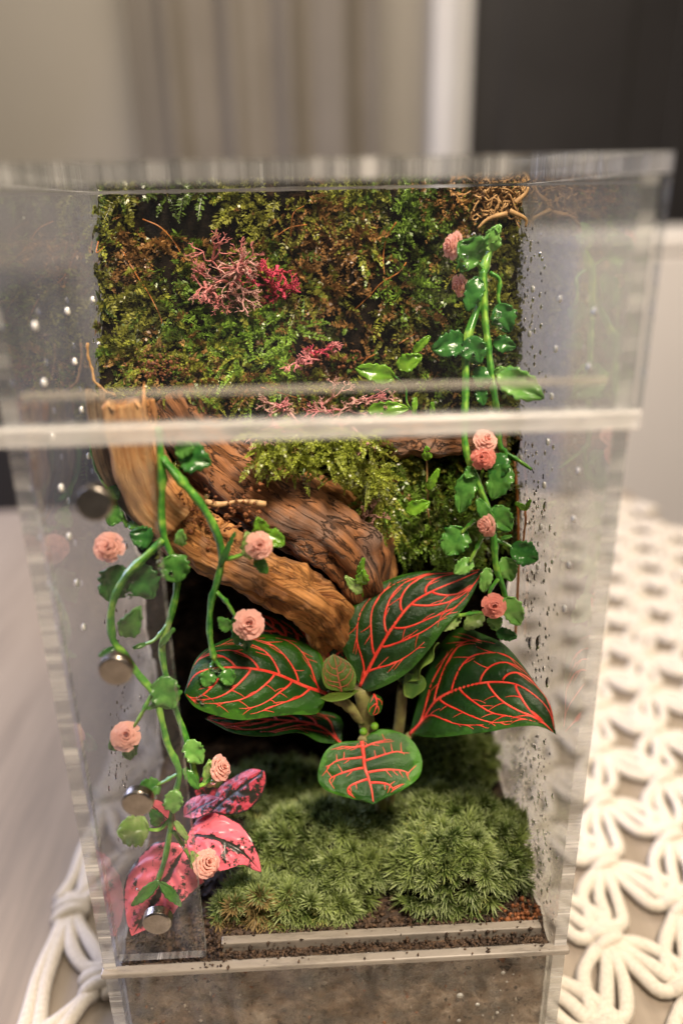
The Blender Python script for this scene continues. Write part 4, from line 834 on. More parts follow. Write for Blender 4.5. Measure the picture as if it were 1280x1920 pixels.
def grow_leaf(parent, name, mid, lf, rt, mat, nsec=5, seed=0, arch=0.0015, vr=0.00084, vmat='vein', quilt=0.0008, draw=True, nu=84, nv=58, reach=0.86, swp=0.26, wav=0.0):
    lf_ = Leaf(mid, lf, rt, arch); uu = np.linspace(0, 1, nu); vv = np.sin(np.linspace(-1, 1, nv)*np.pi/2*0.999)
    U, Vv = np.meshgrid(uu, vv, indexing='ij'); P = lf_.at(U, Vv)
    vs_ = veins(nsec, seed, reach, swp) if nsec else []
    if nsec:
        samp = np.vstack([lf_.at(q[:, 0], q[:, 1]) for q, a, b_ in vs_]); fl = P.reshape(-1, 3); dmin = np.full(len(fl), 1e9)
        for k in range(0, len(samp), 200): dmin = np.minimum(dmin, np.linalg.norm(fl[:, None]-samp[None, k:k+200], axis=2).min(1))
        dmin = dmin.reshape(U.shape); fade = np.clip((1-np.abs(Vv))/.15, 0, 1)*np.clip(U/.06, 0, 1)*np.clip((1-U)/.06, 0, 1)
        P = P+lf_.nr*(quilt*(1-np.exp(-(dmin/0.0016)**2))*fade)[..., None]
    if wav: P = P+lf_.nr*(wav*np.sin(U*17+seed)*np.abs(Vv)**3)[..., None]
    idx = np.arange(nu*nv).reshape(nu, nv); F = np.stack([idx[:-1, :-1], idx[1:, :-1], idx[1:, 1:], idx[:-1, 1:]], -1).reshape(-1, 4)
    o = obj(name, P.reshape(-1, 3), F, mat, parent, uv=np.stack([U, (Vv+1)/2], -1).reshape(-1, 2))
    so = o.modifiers.new('thick', 'SOLIDIFY'); so.thickness = 0.0003; so.offset = 0
    if nsec and draw:
        parts = []
        for q, a, b_ in vs_:
            line = lf_.at(q[:, 0], q[:, 1])+lf_.nr*0.00026; parts.append(tube(line, np.linspace(vr*a, vr*b_, len(line)), 6, 0.34, ref=lf_.nr))
        V, F = join(parts); obj("vein", V, F, vmat, o)
    return o
fit = thing("nerve_plant", tuple(atY(722, 1560, 0.048)), "nerve plant with dark green leaves and bright red veins in the centre", "plant")
def nl(*a, **k): return grow_leaf(fit, "leaf", *a, **k)
nl([(613, 1302, .043), (565, 1285, .040), (525, 1268, .037), (485, 1257, .034), (425, 1252, .031), (370, 1262, .029), (346, 1300, .027)],
   [(613, 1302, .043), (604, 1236, .050), (580, 1211, .052), (540, 1195, .052), (505, 1190, .051), (460, 1192, .049), (415, 1203, .046), (370, 1234, .039), (346, 1300, .027)],
   [(613, 1302, .043), (595, 1337, .036), (545, 1340, .031), (500, 1345, .028), (450, 1350, .025), (400, 1340, .024), (365, 1325, .025), (346, 1300, .027)], 'fit_b', 5, 3, 0.0012, swp=0.30)
nl([(675, 1288, .044), (705, 1228, .046), (738, 1173, .048), (772, 1131, .050), (815, 1106, .051), (860, 1088, .052), (905, 1068, .052)],
   [(675, 1288, .044), (640, 1208, .050), (644, 1170, .053), (657, 1138, .056), (690, 1108, .058), (740, 1083, .059), (790, 1072, .058), (850, 1072, .055), (905, 1068, .052)],
   [(675, 1288, .044), (690, 1297, .041), (732, 1281, .040), (768, 1257, .040), (803, 1219, .041), (837, 1174, .043), (868, 1142, .046), (890, 1105, .049), (905, 1068, .052)], 'fit', 5, 11, 0.0014, swp=0.33, reach=0.80)
nl([(768, 1378, .045), (794, 1350, .045), (817, 1316, .044), (850, 1297, .041), (890, 1284, .037), (930, 1279, .032), (970, 1284, .026), (1005, 1306, .021), (1030, 1335, .018), (1041, 1377, .015)],
   [(768, 1378, .045), (790, 1290, .052), (813, 1232, .056), (840, 1190, .056), (870, 1177, .054), (905, 1190, .049), (942, 1207, .043), (973, 1240, .036), (1005, 1285, .027), (1030, 1322, .019), (1041, 1377, .015)],
   [(768, 1378, .045), (815, 1383, .034), (870, 1378, .026), (920, 1372, .021), (960, 1364, .018), (1000, 1361, .016), (1022, 1366, .0155), (1041, 1377, .015)], 'fit', 5, 23, 0.0016, swp=0.34, reach=0.82)
nl([(678, 1390, .038), (681, 1415, .035), (683, 1440, .032), (690, 1460, .029), (697, 1482, .026), (700, 1508, .023)],
   [(678, 1390, .038), (637, 1393, .038), (613, 1406, .036), (600, 1432, .033), (596, 1462, .030), (612, 1482, .027), (645, 1494, .025), (678, 1502, .024), (700, 1508, .023)],
   [(678, 1390, .038), (708, 1369, .041), (749, 1374, .040), (777, 1395, .037), (791, 1428, .033), (784, 1458, .029), (758, 1479, .026), (724, 1496, .0245), (700, 1508, .023)], 'fit_b', 4, 31, 0.0015, swp=0.05, reach=0.80)
nl([(640, 1297, .038), (634, 1270, .0385), (630, 1248, .040), (625, 1226, .042)], [(640, 1297, .038), (612, 1290, .037), (603, 1265, .038), (608, 1240, .040), (625, 1226, .042)], [(640, 1297, .038), (662, 1292, .037), (667, 1268, .038), (655, 1243, .040), (625, 1226, .042)], 'fit_y', 4, 41, 0.0014, 0.00042, 'vein_b', nu=36, nv=26)['label'] = "small young yellow-green leaf in the centre"
nl([(672, 1296, .039), (640, 1304, .036), (600, 1310, .034)], [(672, 1296, .039), (650, 1292, .041), (620, 1300, .038), (600, 1310, .034)], [(672, 1296, .039), (650, 1311, .034), (620, 1316, .032), (600, 1310, .034)], 'fit_y', 0, 43, 0.0008, nu=26, nv=16)
nl([(640, 1395, .046), (595, 1362, .050), (520, 1352, .050), (385, 1348, .046)], [(640, 1395, .046), (632, 1342, .056), (520, 1328, .058), (440, 1330, .054), (385, 1348, .046)], [(640, 1395, .046), (600, 1392, .042), (560, 1374, .040), (500, 1381, .037), (440, 1375, .037), (385, 1348, .046)], 'fit', 5, 53, 0.001)
nl([(628, 1272, .050), (614, 1222, .054), (604, 1170, .058)], [(628, 1272, .050), (588, 1240, .055), (586, 1200, .058), (604, 1170, .058)], [(628, 1272, .050), (660, 1235, .052), (650, 1190, .056), (604, 1170, .058)], 'fit', 4, 57, 0.001, nu=36, nv=26)
nl([(590, 1250, .056), (535, 1195, .059), (495, 1165, .060), (470, 1150, .060)], [(590, 1250, .056), (520, 1225, .058), (470, 1190, .060), (470, 1150, .060)], [(590, 1250, .056), (585, 1195, .063), (520, 1160, .064), (470, 1150, .060)], 'fit', 4, 59, 0.001, nu=36, nv=26)
nl([(752, 1292, .049), (762, 1252, .050), (790, 1224, .048), (824, 1206, .046)], [(752, 1292, .049), (746, 1262, .055), (772, 1230, .055), (824, 1206, .046)], [(752, 1292, .049), (786, 1268, .043), (806, 1236, .043), (824, 1206, .046)], 'fit_fold', 0, 61, -0.0035, nu=30, nv=22, wav=0.0012)['label'] = "pale folded young leaf behind the right stem"
nl([(760, 1262, .047), (778, 1288, .045), (772, 1310, .044)], [(760, 1262, .047), (756, 1285, .046), (758, 1304, .045), (772, 1310, .044)], [(760, 1262, .047), (792, 1268, .046), (797, 1290, .045), (772, 1310, .044)], 'fit_fold', 0, 63, -0.001, nu=26, nv=16)
nl([(700, 1300, .042), (706, 1320, .040), (698, 1342, .039)], [(700, 1300, .042), (690, 1320, .040), (690, 1335, .039), (698, 1342, .039)], [(700, 1300, .042), (716, 1312, .042), (712, 1335, .040), (698, 1342, .039)], 'fit_b', 2, 65, 0.0006, 0.0005, nu=26, nv=16)
for path, r0, r1 in (([(676, 1288, .044), (684, 1325, .044), (689, 1372, .045), (704, 1450, .047), (722, 1562, .049)], 0.0030, 0.0020), ([(613, 1302, .043), (645, 1318, .043), (682, 1350, .044)], 0.0015, 0.0022), ([(755, 1288, .049), (751, 1330, .050), (746, 1378, .051), (735, 1470, .051), (724, 1560, .0495)], 0.0020, 0.0017), ([(768, 1378, .045), (752, 1395, .048), (742, 1430, .050)], 0.0013, 0.0013), ([(678, 1390, .038), (684, 1380, .042), (689, 1372, .045)], 0.0016, 0.0018)):
    P = spline(px3(path), 24); V, F = tube(P, np.linspace(r0, r1, 24), 12); V = V+0.00025*vnoise(V, 900, 4)[:, None]; obj("stem", V, F, 'fstem', fit)
for a, b_, Y in ((681, 1372, .0405), (702, 1362, .0405)):
    c_ = atY(a, b_, Y); u, v_ = np.meshgrid(np.linspace(0, 2*np.pi, 14, endpoint=False), np.linspace(0.05, np.pi-.05, 9)); V = c_+0.0014*np.stack([np.cos(u)*np.sin(v_), np.sin(u)*np.sin(v_), np.cos(v_)], -1).reshape(-1, 3)
    F = [(i*14+j, i*14+(j+1) % 14, (i+1)*14+(j+1) % 14, (i+1)*14+j) for i in range(8) for j in range(14)]; obj("bud", V, F, 'sprout', fit)
# pink polka dot plant
pk = thing("polka_dot_plant", tuple(atZ(345, 1640, 0.068)), "pink leaved plant with dark specks at the lower left behind the magnet strip", "plant")
def pl_(*a, **k): return grow_leaf(pk, "leaf", *a, **{**dict(nsec=4, draw=False), **k, "quilt": 0.0011})
pl_([(352, 1566, .026), (395, 1570, .022), (430, 1584, .019), (458, 1602, .017), (490, 1636, .016)], [(352, 1566, .026), (375, 1530, .031), (405, 1525, .030), (440, 1540, .026), (466, 1566, .022), (482, 1600, .018), (490, 1636, .016)], [(352, 1566, .026), (352, 1600, .020), (372, 1624, .016), (407, 1635, .014), (435, 1629, .014), (455, 1622, .015), (475, 1631, .0155), (490, 1636, .016)], 'polka', seed=2, arch=0.0022, wav=0.0006, quilt=0)
pl_([(350, 1585, .023), (312, 1650, .018), (290, 1692, .015), (248, 1756, .0115)], [(350, 1585, .023), (300, 1578, .026), (262, 1606, .025), (238, 1650, .021), (232, 1700, .0165), (248, 1756, .0115)], [(350, 1585, .023), (384, 1625, .018), (384, 1652, .0155), (345, 1690, .0125), (318, 1722, .0115), (248, 1756, .0115)], 'polka', seed=4, arch=0.0020, wav=0.0006, quilt=0)
pl_([(398, 1522, .034), (430, 1495, .034), (465, 1468, .033), (496, 1446, .033)], [(398, 1522, .034), (408, 1482, .039), (438, 1458, .039), (470, 1442, .037), (496, 1446, .033)], [(398, 1522, .034), (430, 1528, .029), (462, 1521, .028), (487, 1498, .029), (499, 1468, .031), (496, 1446, .033)], 'polka_d', seed=6, arch=0.0018, quilt=0)
pl_([(345, 1532, .030), (375, 1515, .029), (412, 1496, .029)], [(345, 1532, .030), (350, 1505, .034), (380, 1490, .034), (412, 1496, .029)], [(345, 1532, .030), (365, 1535, .026), (398, 1522, .026), (412, 1496, .029)], 'polka', seed=8, arch=0.001, quilt=0)
pl_([(380, 1510, .040), (395, 1480, .042), (420, 1440, .043)], [(380, 1510, .040), (365, 1480, .043), (390, 1445, .045), (420, 1440, .043)], [(380, 1510, .040), (415, 1490, .040), (428, 1465, .041), (420, 1440, .043)], 'polka_d', seed=10, arch=0.001, quilt=0)
pl_([(335, 1560, .026), (300, 1525, .026), (276, 1505, .026)], [(335, 1560, .026), (318, 1515, .030), (290, 1500, .029), (276, 1505, .026)], [(335, 1560, .026), (310, 1550, .022), (285, 1535, .023), (276, 1505, .026)], 'polka', seed=12, arch=0.001, quilt=0)
for path in ([(350, 1576, .025), (352, 1610, .028), (350, 1650, .030)], [(398, 1522, .034), (372, 1560, .032), (352, 1620, .030)], [(380, 1510, .040), (365, 1560, .036), (352, 1630, .031)]):
    V, F = tube(spline(px3(path), 14), 0.0008, 8); obj("stem", V, F, 'fstem', pk)

# ------------------------------------------------------------------ artificial rose vines
def vleaf(parent, base, tip, wpx, mat, Y0, Y1=None, roll=0.0, cup=0.25, stalk=0.0, name="leaf", bend=0.12, notch=0.0):
    Y1 = Y0-0.002 if Y1 is None else Y1; p0 = atY(*base, Y0); p1 = atY(*tip, Y1); ax = p1-p0; L = np.linalg.norm(ax); ax = ax/L
    vw = CAM-(p0+p1)/2; vw /= np.linalg.norm(vw); s = np.cross(ax, vw); s /= np.linalg.norm(s); n_ = np.cross(s, ax)
    s, n_ = s*math.cos(roll)+n_*math.sin(roll), n_*math.cos(roll)-s*math.sin(roll)
    hw = wpx*0.90/2*mpp(p0); nu, nv = 22, 13; uu = np.linspace(0, 1, nu); vv = np.linspace(-1, 1, nv)
    w_ = np.sin(np.pi*np.clip((uu-stalk)/(1-stalk), 0, 1)**0.80)**0.62*hw; w_ = np.maximum(w_, 0.00045*np.where(uu < 0.97, 1, 0)+0.00005)
    U, Vv = np.meshgrid(uu, vv, indexing='ij'); W = w_[:, None]
    P = p0+ax*(L*U+0.0)[..., None]+s*(W*Vv)[..., None]+n_*(cup*W*(Vv**2)-bend*L*np.sin(np.pi*U)*-1*0.6-bend*L*U**2*.5)[..., None]
    if notch: P = P-ax*(notch*L*np.exp(-(Vv/.3)**2)*np.clip((U-.8)/.2, 0, 1))[..., None]
    rr = np.random.default_rng(int(base[0]*7+base[1])); P = P+s*(0.03*W*np.sin(U*25+rr.uniform(0, 6))*np.abs(Vv)**4)[..., None]
    k1, k2, k3 = rr.uniform(0, 6, 3); P = P+n_*(hw*(0.16*np.sin(U*9+k1+2*Vv)*np.abs(Vv)+0.11*np.sin(Vv*6+k2+U*4)*U+0.10*np.sin(U*21+k3)*np.abs(Vv)**2))[..., None]
    P = P+s*(W*np.abs(Vv)**5*(0.10*np.sin(U*34+k2)+0.08*np.sin(U*11+k1)*np.sign(Vv)))[..., None]
    idx = np.arange(nu*nv).reshape(nu, nv); F = np.stack([idx[:-1, :-1], idx[1:, :-1], idx[1:, 1:], idx[:-1, 1:]], -1).reshape(-1, 4)
    o = obj(name, P.reshape(-1, 3), F, mat, parent); so = o.modifiers.new('thick', 'SOLIDIFY'); so.thickness = 0.0006; so.offset = 0
    return o
def petal_mesh(ring, seed):
    r = np.random.default_rng(seed); nu, nv = 7, 9; r0, r1, z0, z1, wid, lean = ring; u = np.linspace(0, 1, nu); v = np.linspace(-1, 1, nv); V = []
    for a in u:
        for b_ in v:
            rad = r0+(r1-r0)*a**2.2; ang = b_*wid*(0.72+0.28*math.sin(math.pi*(.15+.6*a))); z = z0+(z1-z0)*math.sin(a*1.9)/0.946-0.06*a**4*lean+0.035*math.sin(b_*6+seed)*a*a
            rad += 0.05*a**3*(1+.5*math.sin(b_*7+seed)); edge_ = 1-0.07*b_**4*a; V.append((rad*edge_*math.cos(ang), rad*edge_*math.sin(ang), z))
    idx = np.arange(nu*nv).reshape(nu, nv); F = np.stack([idx[:-1, :-1], idx[1:, :-1], idx[1:, 1:], idx[:-1, 1:]], -1).reshape(-1, 4)
    return mesh_data("petal", V, F)
RINGS = [((0.15, 0.24, 0.05, 0.62, 1.35, 0.2), 3), ((0.25, 0.40, 0.02, 0.55, 1.15, 0.4), 4), ((0.37, 0.57, -0.04, 0.42, 0.95, 0.8), 5), ((0.50, 0.76, -0.10, 0.26, 0.72, 1.2), 6), ((0.62, 0.97, -0.16, 0.06, 0.56, 1.6), 7)]
PM = {}
for mt in ('petal', 'petal2'):
    for k, (rg, n) in enumerate(RINGS):
        me = petal_mesh(rg, k+3); me.materials.append(M[mt]); PM[mt, k] = me
def bud_mesh(mt):
    t_ = np.linspace(0, 1, 40); Pq = []; V, F = [], []
    for i, a in enumerate(t_):
        ang = a*13; rad = 0.03+0.17*a
        V += [(rad*math.cos(ang), rad*math.sin(ang), 0.05), (rad*math.cos(ang)*.95, rad*math.sin(ang)*.95, 0.66-0.04*a)]
        if i: F.append((2*i-2, 2*i, 2*i+1, 2*i-1))
    c_ = len(V); n = 16
    for (rad, z) in ((0.0, -0.22), (0.22, -0.2), (0.42, -0.08), (0.30, 0.06)):
        for j in range(n): V.append((max(rad, .001)*math.cos(6.283*j/n), max(rad, .001)*math.sin(6.283*j/n), z))
    for k in range(3):
        for j in range(n): F.append((c_+k*n+j, c_+k*n+(j+1) % n, c_+(k+1)*n+(j+1) % n, c_+(k+1)*n+j))
    me = mesh_data("rose", V, F); me.materials.append(M[mt]); return me
BUD = {mt: bud_mesh(mt) for mt in ('petal', 'petal2')}
def rose(parent, px, py, rpx, Y, face=(0, 0, 0), mt='petal', lab=None, spin=0.0):
    c_ = atY(px, py, Y); R = rpx*0.88*mpp(c_); d = CAM-c_; d = d/np.linalg.norm(d)+np.array(face); d /= np.linalg.norm(d)
    o = link(bpy.data.objects.new("rose", BUD[mt]), parent); o.location = c_-WL[parent.name]; o.rotation_mode = 'QUATERNION'
    o.rotation_quaternion = Vector(d).to_track_quat('Z', 'Y') @ Quaternion((0, 0, 1), spin); o.scale = (R, R, R)
    if lab: o['label'] = lab
    for k, (rg, n) in enumerate(RINGS):
        for j in range(n):
            q = link(bpy.data.objects.new("petal", PM[mt, k]), o); q.rotation_euler = (0.14*math.sin(j*3+k+px), 0.16*math.cos(j*2+px*1.7)+0.10*math.sin(px*3)*k/4, 2*math.pi*(j+0.4*k)/n+0.35*math.sin(j+k+px)); q.scale = (1, 1+0.10*math.sin(j*5+px), 1+0.16*math.sin(j*2.3+py+k))
    return o
def stemtube(P, R, sides):
    T, A, Bn = frames(P, (0, -1, 0.3)); sides = 16; th = np.linspace(0, 2*np.pi, sides, endpoint=False); k = 1+0.20*np.cos(3*th); R = R*0.92*(1+0.10*np.sin(np.arange(len(P))*1.3+P[0, 0]*900)+0.25*(np.arange(len(P)) % 11 == 5))
    V = (P[:, None]+(R[:, None]*k)[..., None]*(np.cos(th)[None, :, None]*A[:, None]+np.sin(th)[None, :, None]*Bn[:, None])).reshape(-1, 3); n = len(P)
    F = [(i*sides+j, i*sides+(j+1) % sides, (i+1)*sides+(j+1) % sides, (i+1)*sides+j) for i in range(n-1) for j in range(sides)]
    return V, F+[tuple(range(sides-1, -1, -1)), tuple((n-1)*sides+j for j in range(sides))]
def vstem(parent, path, r0=0.0013, r1=0.0011, n=40, name="stem"):
    r0, r1 = r0*0.88, r1*0.88
    P = spline(px3(path), n); V, F = stemtube(P, np.linspace(r0, r1, n)*(1+0.12*np.exp(-((np.linspace(0, 1, n)*4 % 1-.5)/.06)**2)), 10); return obj(name, V, F, 'stemg', parent)
lv = thing("rose_vine", tuple(atY(300, 1650, 0.012)), "plastic green vine with pink roses hanging at the left over the driftwood", "artificial vine", "plastic rose vines")
vstem(lv, [(296, 800, .036), (300, 850, .034), (303, 910, .034), (302, 965, .034), (308, 1012, .033), (328, 1058, .033), (331, 1105, .032), (316, 1170, .031), (303, 1215, .030), (312, 1275, .029), (330, 1335, .027), (345, 1375, .025), (360, 1430, .023), (368, 1475, .022)])
vstem(lv, [(306, 1012, .033), (268, 1048, .030), (232, 1085, .028), (209, 1138, .026), (210, 1198, .024), (232, 1228, .023), (258, 1265, .022), (288, 1302, .021), (301, 1345, .020), (313, 1395, .019), (335, 1448, .018), (326, 1500, .016), (318, 1560, .014), (308, 1615, .012), (296, 1652, .011)], 0.0014, 0.0010, 60)
vstem(lv, [(303, 858, .034), (338, 900, .032), (378, 948, .031), (404, 995, .031), (416, 1040, .031), (410, 1082, .031), (396, 1130, .031), (393, 1188, .030), (402, 1238, .029)], 0.0015, 0.0010)
vstem(lv, [(168, 800, .047), (173, 840, .047), (184, 882, .046), (203, 915, .045), (220, 955, .044), (240, 988, .043)], 0.0013, 0.0010)
for q in ([(415, 1050, .031), (440, 1045, .030), (465, 1035, .030)], [(405, 1110, .031), (425, 1130, .030), (442, 1158, .030)], [(285, 1300, .021), (270, 1330, .020), (250, 1365, .020)], [(365, 1478, .022), (388, 1468, .023), (400, 1452, .024)], [(325, 1560, .014), (345, 1590, .014), (360, 1618, .014)], [(320, 1535, .015), (300, 1556, .015), (272, 1556, .014)], [(336, 1450, .018), (310, 1465, .018), (290, 1475, .019)], [(402, 1238, .029), (395, 1250, .029), (392, 1262, .029)], [(402, 1238, .029), (412, 1250, .029), (422, 1258, .029)], [(315, 1170, .031), (290, 1200, .030), (272, 1208, .030)], [(225, 1170, .026), (232, 1185, .025), (236, 1195, .025)], [(296, 1652, .011), (285, 1665, .011), (270, 1676, .011)]):
    vstem(lv, q, 0.0008, 0.0006, 14, "stalk")
for a in (((335, 850), (395, 868), 62, 'pl_dark', .036), ((330, 845), (362, 838), 36, 'pl_mid', .035), ((285, 1012), (245, 1000), 46, 'pl_dark', .037), ((322, 1040), (334, 1092), 62, 'pl_mid', .031), ((338, 1022), (340, 995), 24, 'pl_light', .032), ((225, 1060), (205, 1128), 66, 'pl_dark', .034), ((252, 1060), (285, 1122), 66, 'pl_dark', .034), ((232, 1192), (262, 1142), 44, 'pl_mid', .024),
          ((300, 1270), (322, 1330), 62, 'pl_mid', .023), ((350, 1390), (378, 1432), 42, 'pl_light', .022), ((326, 1482), (324, 1525), 40, 'pl_light', .013), ((278, 1556), (220, 1560), 62, 'pl_pale', .013), ((300, 1470), (258, 1488), 40, 'pl_mid', .019), ((298, 1652), (246, 1700), 22, 'pl_mid', .010), ((300, 1655), (340, 1700), 20, 'pl_mid', .010), ((392, 1258), (386, 1288), 34, 'pl_mid', .028), ((420, 1256), (434, 1284), 34, 'pl_mid', .028),
          ((412, 1062), (440, 1000), 12, 'pl_dark', .030), ((445, 1150), (462, 1222), 44, 'pl_dark', .033), ((430, 1180), (410, 1160), 26, 'pl_mid', .031), ((476, 1045), (462, 1000), 40, 'pl_pale', .032), ((480, 1045), (500, 1075), 26, 'pl_mid', .032), ((300, 1212), (325, 1180), 12, 'pl_mid', .029), ((272, 1208), (250, 1215), 10, 'pl_mid', .029), ((215, 1215), (186, 1230), 14, 'pl_dark', .022), ((240, 1372), (205, 1405), 36, 'pl_mid', .022), ((240, 1380), (245, 1425), 34, 'pl_mid', .022),
          ((205, 915), (222, 935), 30, 'pl_dark', .044), ((222, 950), (205, 985), 36, 'pl_mid', .043), ((240, 985), (262, 985), 16, 'pl_mid', .042), ((402, 1475), (392, 1430), 40, 'pl_pale', .026), ((375, 1630), (360, 1600), 26, 'pl_pale', .0145), ((328, 1540), (352, 1575), 14, 'pl_pale', .013), ((318, 1310), (275, 1330), 16, 'pl_mid', .022), ((345, 1440), (372, 1480), 20, 'pl_mid', .020), ((300, 1545), (282, 1520), 26, 'pl_dark', .018)):
    vleaf(lv, *a)
rose(lv, 205, 1026, 33, .030, (-.15, 0, .1), lab="pink rose by the top magnet")
rose(lv, 485, 1022, 30, .028, (.1, 0, .1)); rose(lv, 466, 1170, 34, .027, (-.05, 0, .2)); rose(lv, 236, 1381, 32, .018, (-.05, 0, .1)); rose(lv, 412, 1440, 28, .022, (1.0, .1, .2), spin=.5); rose(lv, 388, 1620, 30, .012, (.35, 0, .05), spin=.9)
rv = thing("rose_vine", tuple(atY(945, 1190, 0.035)), "plastic green vine with pink roses hanging down the right wall", "artificial vine", "plastic rose vines")
vstem(rv, [(926, 440, .078), (918, 470, .077), (907, 505, .075), (895, 575, .071), (876, 640, .066), (873, 740, .060), (872, 830, .054), (890, 892, .050), (912, 945, .046), (926, 1005, .043), (930, 1060, .041), (946, 1112, .039), (948, 1140, .038)], 0.0016, 0.0011, 60)
vstem(rv, [(905, 505, .074), (909, 590, .070), (919, 680, .064), (930, 760, .058), (938, 835, .053), (948, 850, .052), (940, 900, .050)], 0.0015, 0.0010, 50)
for q in ([(946, 848, .052), (970, 862, .051), (996, 880, .050)], [(905, 505, .074), (893, 492, .073), (880, 480, .072)], [(918, 510, .074), (937, 525, .073), (934, 560, .072), (945, 590, .070)], [(905, 1005, .044), (890, 1035, .044), (880, 1055, .044)], [(925, 1010, .043), (948, 1020, .042), (962, 1028, .041)], [(890, 975, .047), (876, 988, .048), (865, 1000, .049)], [(935, 1085, .040), (918, 1110, .039), (925, 1130, .038)], [(930, 690, .063), (948, 705, .062), (960, 720, .060)], [(860, 1155, .044), (890, 1150, .042), (912, 1150, .040)]):
    vstem(rv, q, 0.0008, 0.0006, 14, "stalk")
for a in (((898, 488), (862, 455), 78, 'pl_mid', .070), ((920, 470), (928, 428), 34, 'pl_light', .076), ((912, 455), (938, 422), 26, 'pl_light', .076), ((897, 520), (876, 582), 40, 'pl_dark', .070), ((935, 570), (955, 622), 50, 'pl_dark', .069), ((880, 632), (898, 682), 52, 'pl_dark', .063), ((872, 638), (812, 655), 54, 'pl_dark', .068), ((925, 640), (966, 650), 34, 'pl_dark', .068), ((912, 690), (895, 725), 44, 'pl_dark', .064), ((928, 700), (948, 690), 18, 'pl_light', .062),
          ((935, 700), (1018, 745), 58, 'pl_light', .052, .044), ((942, 850), (925, 900), 44, 'pl_dark', .049), ((950, 870), (922, 935), 52, 'pl_mid', .048), ((880, 885), (862, 962), 42, 'pl_mid', .050), ((888, 880), (872, 895), 26, 'pl_mid', .050), ((868, 990), (835, 1040), 60, 'pl_mid', .050), ((925, 950), (958, 995), 44, 'pl_mid', .045), ((895, 935), (930, 1000), 26, 'pl_mid', .045), ((958, 1025), (1008, 1050), 50, 'pl_dark', .041), ((945, 1045), (958, 1090), 40, 'pl_light', .043), ((885, 1050), (852, 1075), 32, 'pl_light', .046),
          ((948, 1120), (975, 1172), 44, 'pl_light', .037), ((925, 1150), (930, 1182), 30, 'pl_light', .040), ((930, 1185), (968, 1195), 26, 'pl_dark', .041), ((862, 1155), (830, 1182), 26, 'pl_pale', .046), ((905, 1150), (870, 1178), 34, 'pl_pale', .048), ((940, 1010), (958, 1005), 8, 'pl_mid', .042), ((915, 1065), (905, 1110), 26, 'pl_light', .043), ((930, 770), (920, 800), 34, 'pl_mid', .058), ((900, 725), (905, 760), 26, 'pl_dark', .064)):
    vleaf(rv, *a[:5], **({'Y1': a[5]} if len(a) > 5 else {}))
rose(rv, 850, 460, 30, .073, (-1.6, .2, .2), spin=.3); rose(rv, 862, 535, 24, .073, (-1.4, .1, -.2)); rose(rv, 910, 825, 26, .049, (.3, 0, .5)); rose(rv, 905, 858, 27, .047, (-.1, 0, 0), 'petal2', spin=1.0); rose(rv, 912, 985, 26, .042, (-1.1, 0, -.3)); rose(rv, 925, 1136, 27, .036, (.05, 0, .05), 'petal2', spin=.4)

# ------------------------------------------------------------------ small creeping plants and seedlings
cf = thing("creeping_fig", tuple(atY(740, 780, 0.078)), "small creeping plant with glossy notched green leaves on the moss wall", "plant")
for a in (((738, 708), (668, 690), 40, .076), ((745, 688), (790, 668), 36, .076), ((775, 660), (805, 630), 18, .078), ((690, 770), (765, 766), 34, .070), ((778, 745), (776, 780), 12, .070), ((810, 782), (810, 755), 12, .070)):
    vleaf(cf, a[0], a[1], a[2], 'sprout', a[3], notch=0.25)
vstem(cf, [(740, 705, .077), (760, 725, .077), (765, 760, .075), (800, 790, .074)], 0.0004, 0.0003, 16)
for k, (lp, st, lab) in enumerate(((((800, 862), (800, 838), 20), [(800, 860, .070), (800, 900, .071), (798, 945, .073)], "tiny upright seedling under the dark branch, uppermost"), (((802, 918), (822, 880), 18), [(803, 916, .068), (800, 950, .070), (798, 985, .073)], "tiny seedling with a narrow upright leaf, middle of the three"), (((762, 958), (805, 942), 30), [(800, 950, .066), (806, 985, .069), (808, 1020, .072)], "tiny seedling with one round flat leaf, lowest of the three"))):
    s_ = thing("seedling", tuple(atY(st[-1][0], st[-1][1], st[-1][2])), lab, "seedling", "seedlings under the dark branch"); vleaf(s_, *lp, 'sprout', st[0][2]-.001); V, F = tube(spline(px3(st), 12), 0.0003, 6); obj("stem", V, F, 'twig', s_)
sp = thing("sprout", tuple(atY(500, 1010, 0.034)), "two bright round green leaves beside the rose on the driftwood", "sprout"); vleaf(sp, (492, 1004), (484, 972), 34, 'sprout', .0335); vleaf(sp, (500, 998), (532, 1022), 36, 'sprout', .0325)
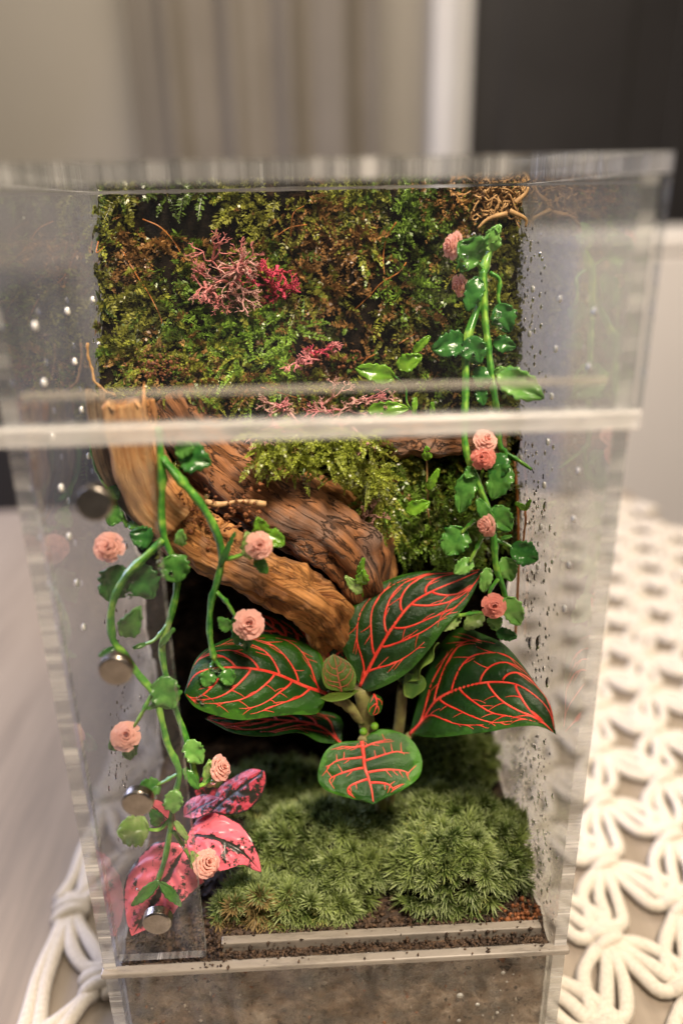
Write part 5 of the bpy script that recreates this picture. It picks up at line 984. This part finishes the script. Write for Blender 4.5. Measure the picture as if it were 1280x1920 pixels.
sp = thing("sprout", tuple(atY(675, 1110, 0.045)), "small three-leaved sprout on the lower end of the driftwood", "sprout"); vleaf(sp, (672, 1078), (682, 1048), 14, 'sprout', .043); vleaf(sp, (678, 1095), (680, 1070), 28, 'sprout', .042); vleaf(sp, (676, 1112), (648, 1082), 22, 'pl_pale', .043); V, F = tube(spline(px3([(672, 1080, .043), (676, 1095, .043), (680, 1118, .046)]), 10), 0.0004, 6); obj("stem", V, F, 'sprout', sp)
sp = thing("sprout", tuple(atX(980, 1010, 0.069)), "thin red-stemmed sprout leaning on the right wall", "sprout")
q = np.array([atX(a, b_, 0.0695) for a, b_ in ((984, 955), (985, 975), (982, 1002), (980, 1030))]); V, F = tube(spline(q, 12), 0.0004, 6); obj("stem", V, F, 'root', sp)
Yq = float(q[0][1])-0.001; vleaf(sp, (984, 955), (968, 943), 12, 'sprout', Yq-.004); vleaf(sp, (985, 955), (994, 938), 9, 'sprout', Yq-.004)
q = np.array([atX(a, b_, 0.0693) for a, b_ in ((958, 825), (966, 880), (971, 960), (972, 1040), (970, 1110), (966, 1190))]); V, F = tube(spline(q, 30), 0.0005, 7)
tag(obj("hanging_root", V, F, 'root'), "long thin orange root hanging beside the right wall", "root")
# dew on the leaves
r = np.random.default_rng(5); dv = []
for a, b_, Y, s in ((870, 483, .0665, 8), (874, 500, .0665, 5), (888, 440, .067, 4), (934, 590, .065, 7), (936, 612, .065, 6), (888, 664, .0605, 5), (880, 640, .060, 3), (320, 1076, .0285, 6), (452, 1208, .029, 4), (388, 930, .0305, 4), (400, 1467, .0215, 6), (398, 1252, .0275, 5), (408, 1256, .0275, 4), (372, 1310, .0245, 4), (380, 1318, .0240, 4), (378, 1304, .0245, 3), (345, 1590, .012, 4), (258, 1668, .010, 3), (243, 1118, .0255, 6)):
    c_ = atY(a, b_, Y); s = s*mpp(c_); u, v_ = np.meshgrid(np.linspace(0, 2*np.pi, 12, endpoint=False), np.linspace(0.05, np.pi-.05, 8)); V = c_+s*np.stack([np.cos(u)*np.sin(v_), 0.7*np.sin(u)*np.sin(v_), np.cos(v_)], -1).reshape(-1, 3)
    dv.append((V, [(i*12+j, i*12+(j+1) % 12, (i+1)*12+(j+1) % 12, (i+1)*12+j) for i in range(7) for j in range(12)]))
V, F = join(dv); tag(obj("dew_drops", V, F, 'water'), "clear dew drops sitting on the vine leaves", "water drops", kind='stuff')
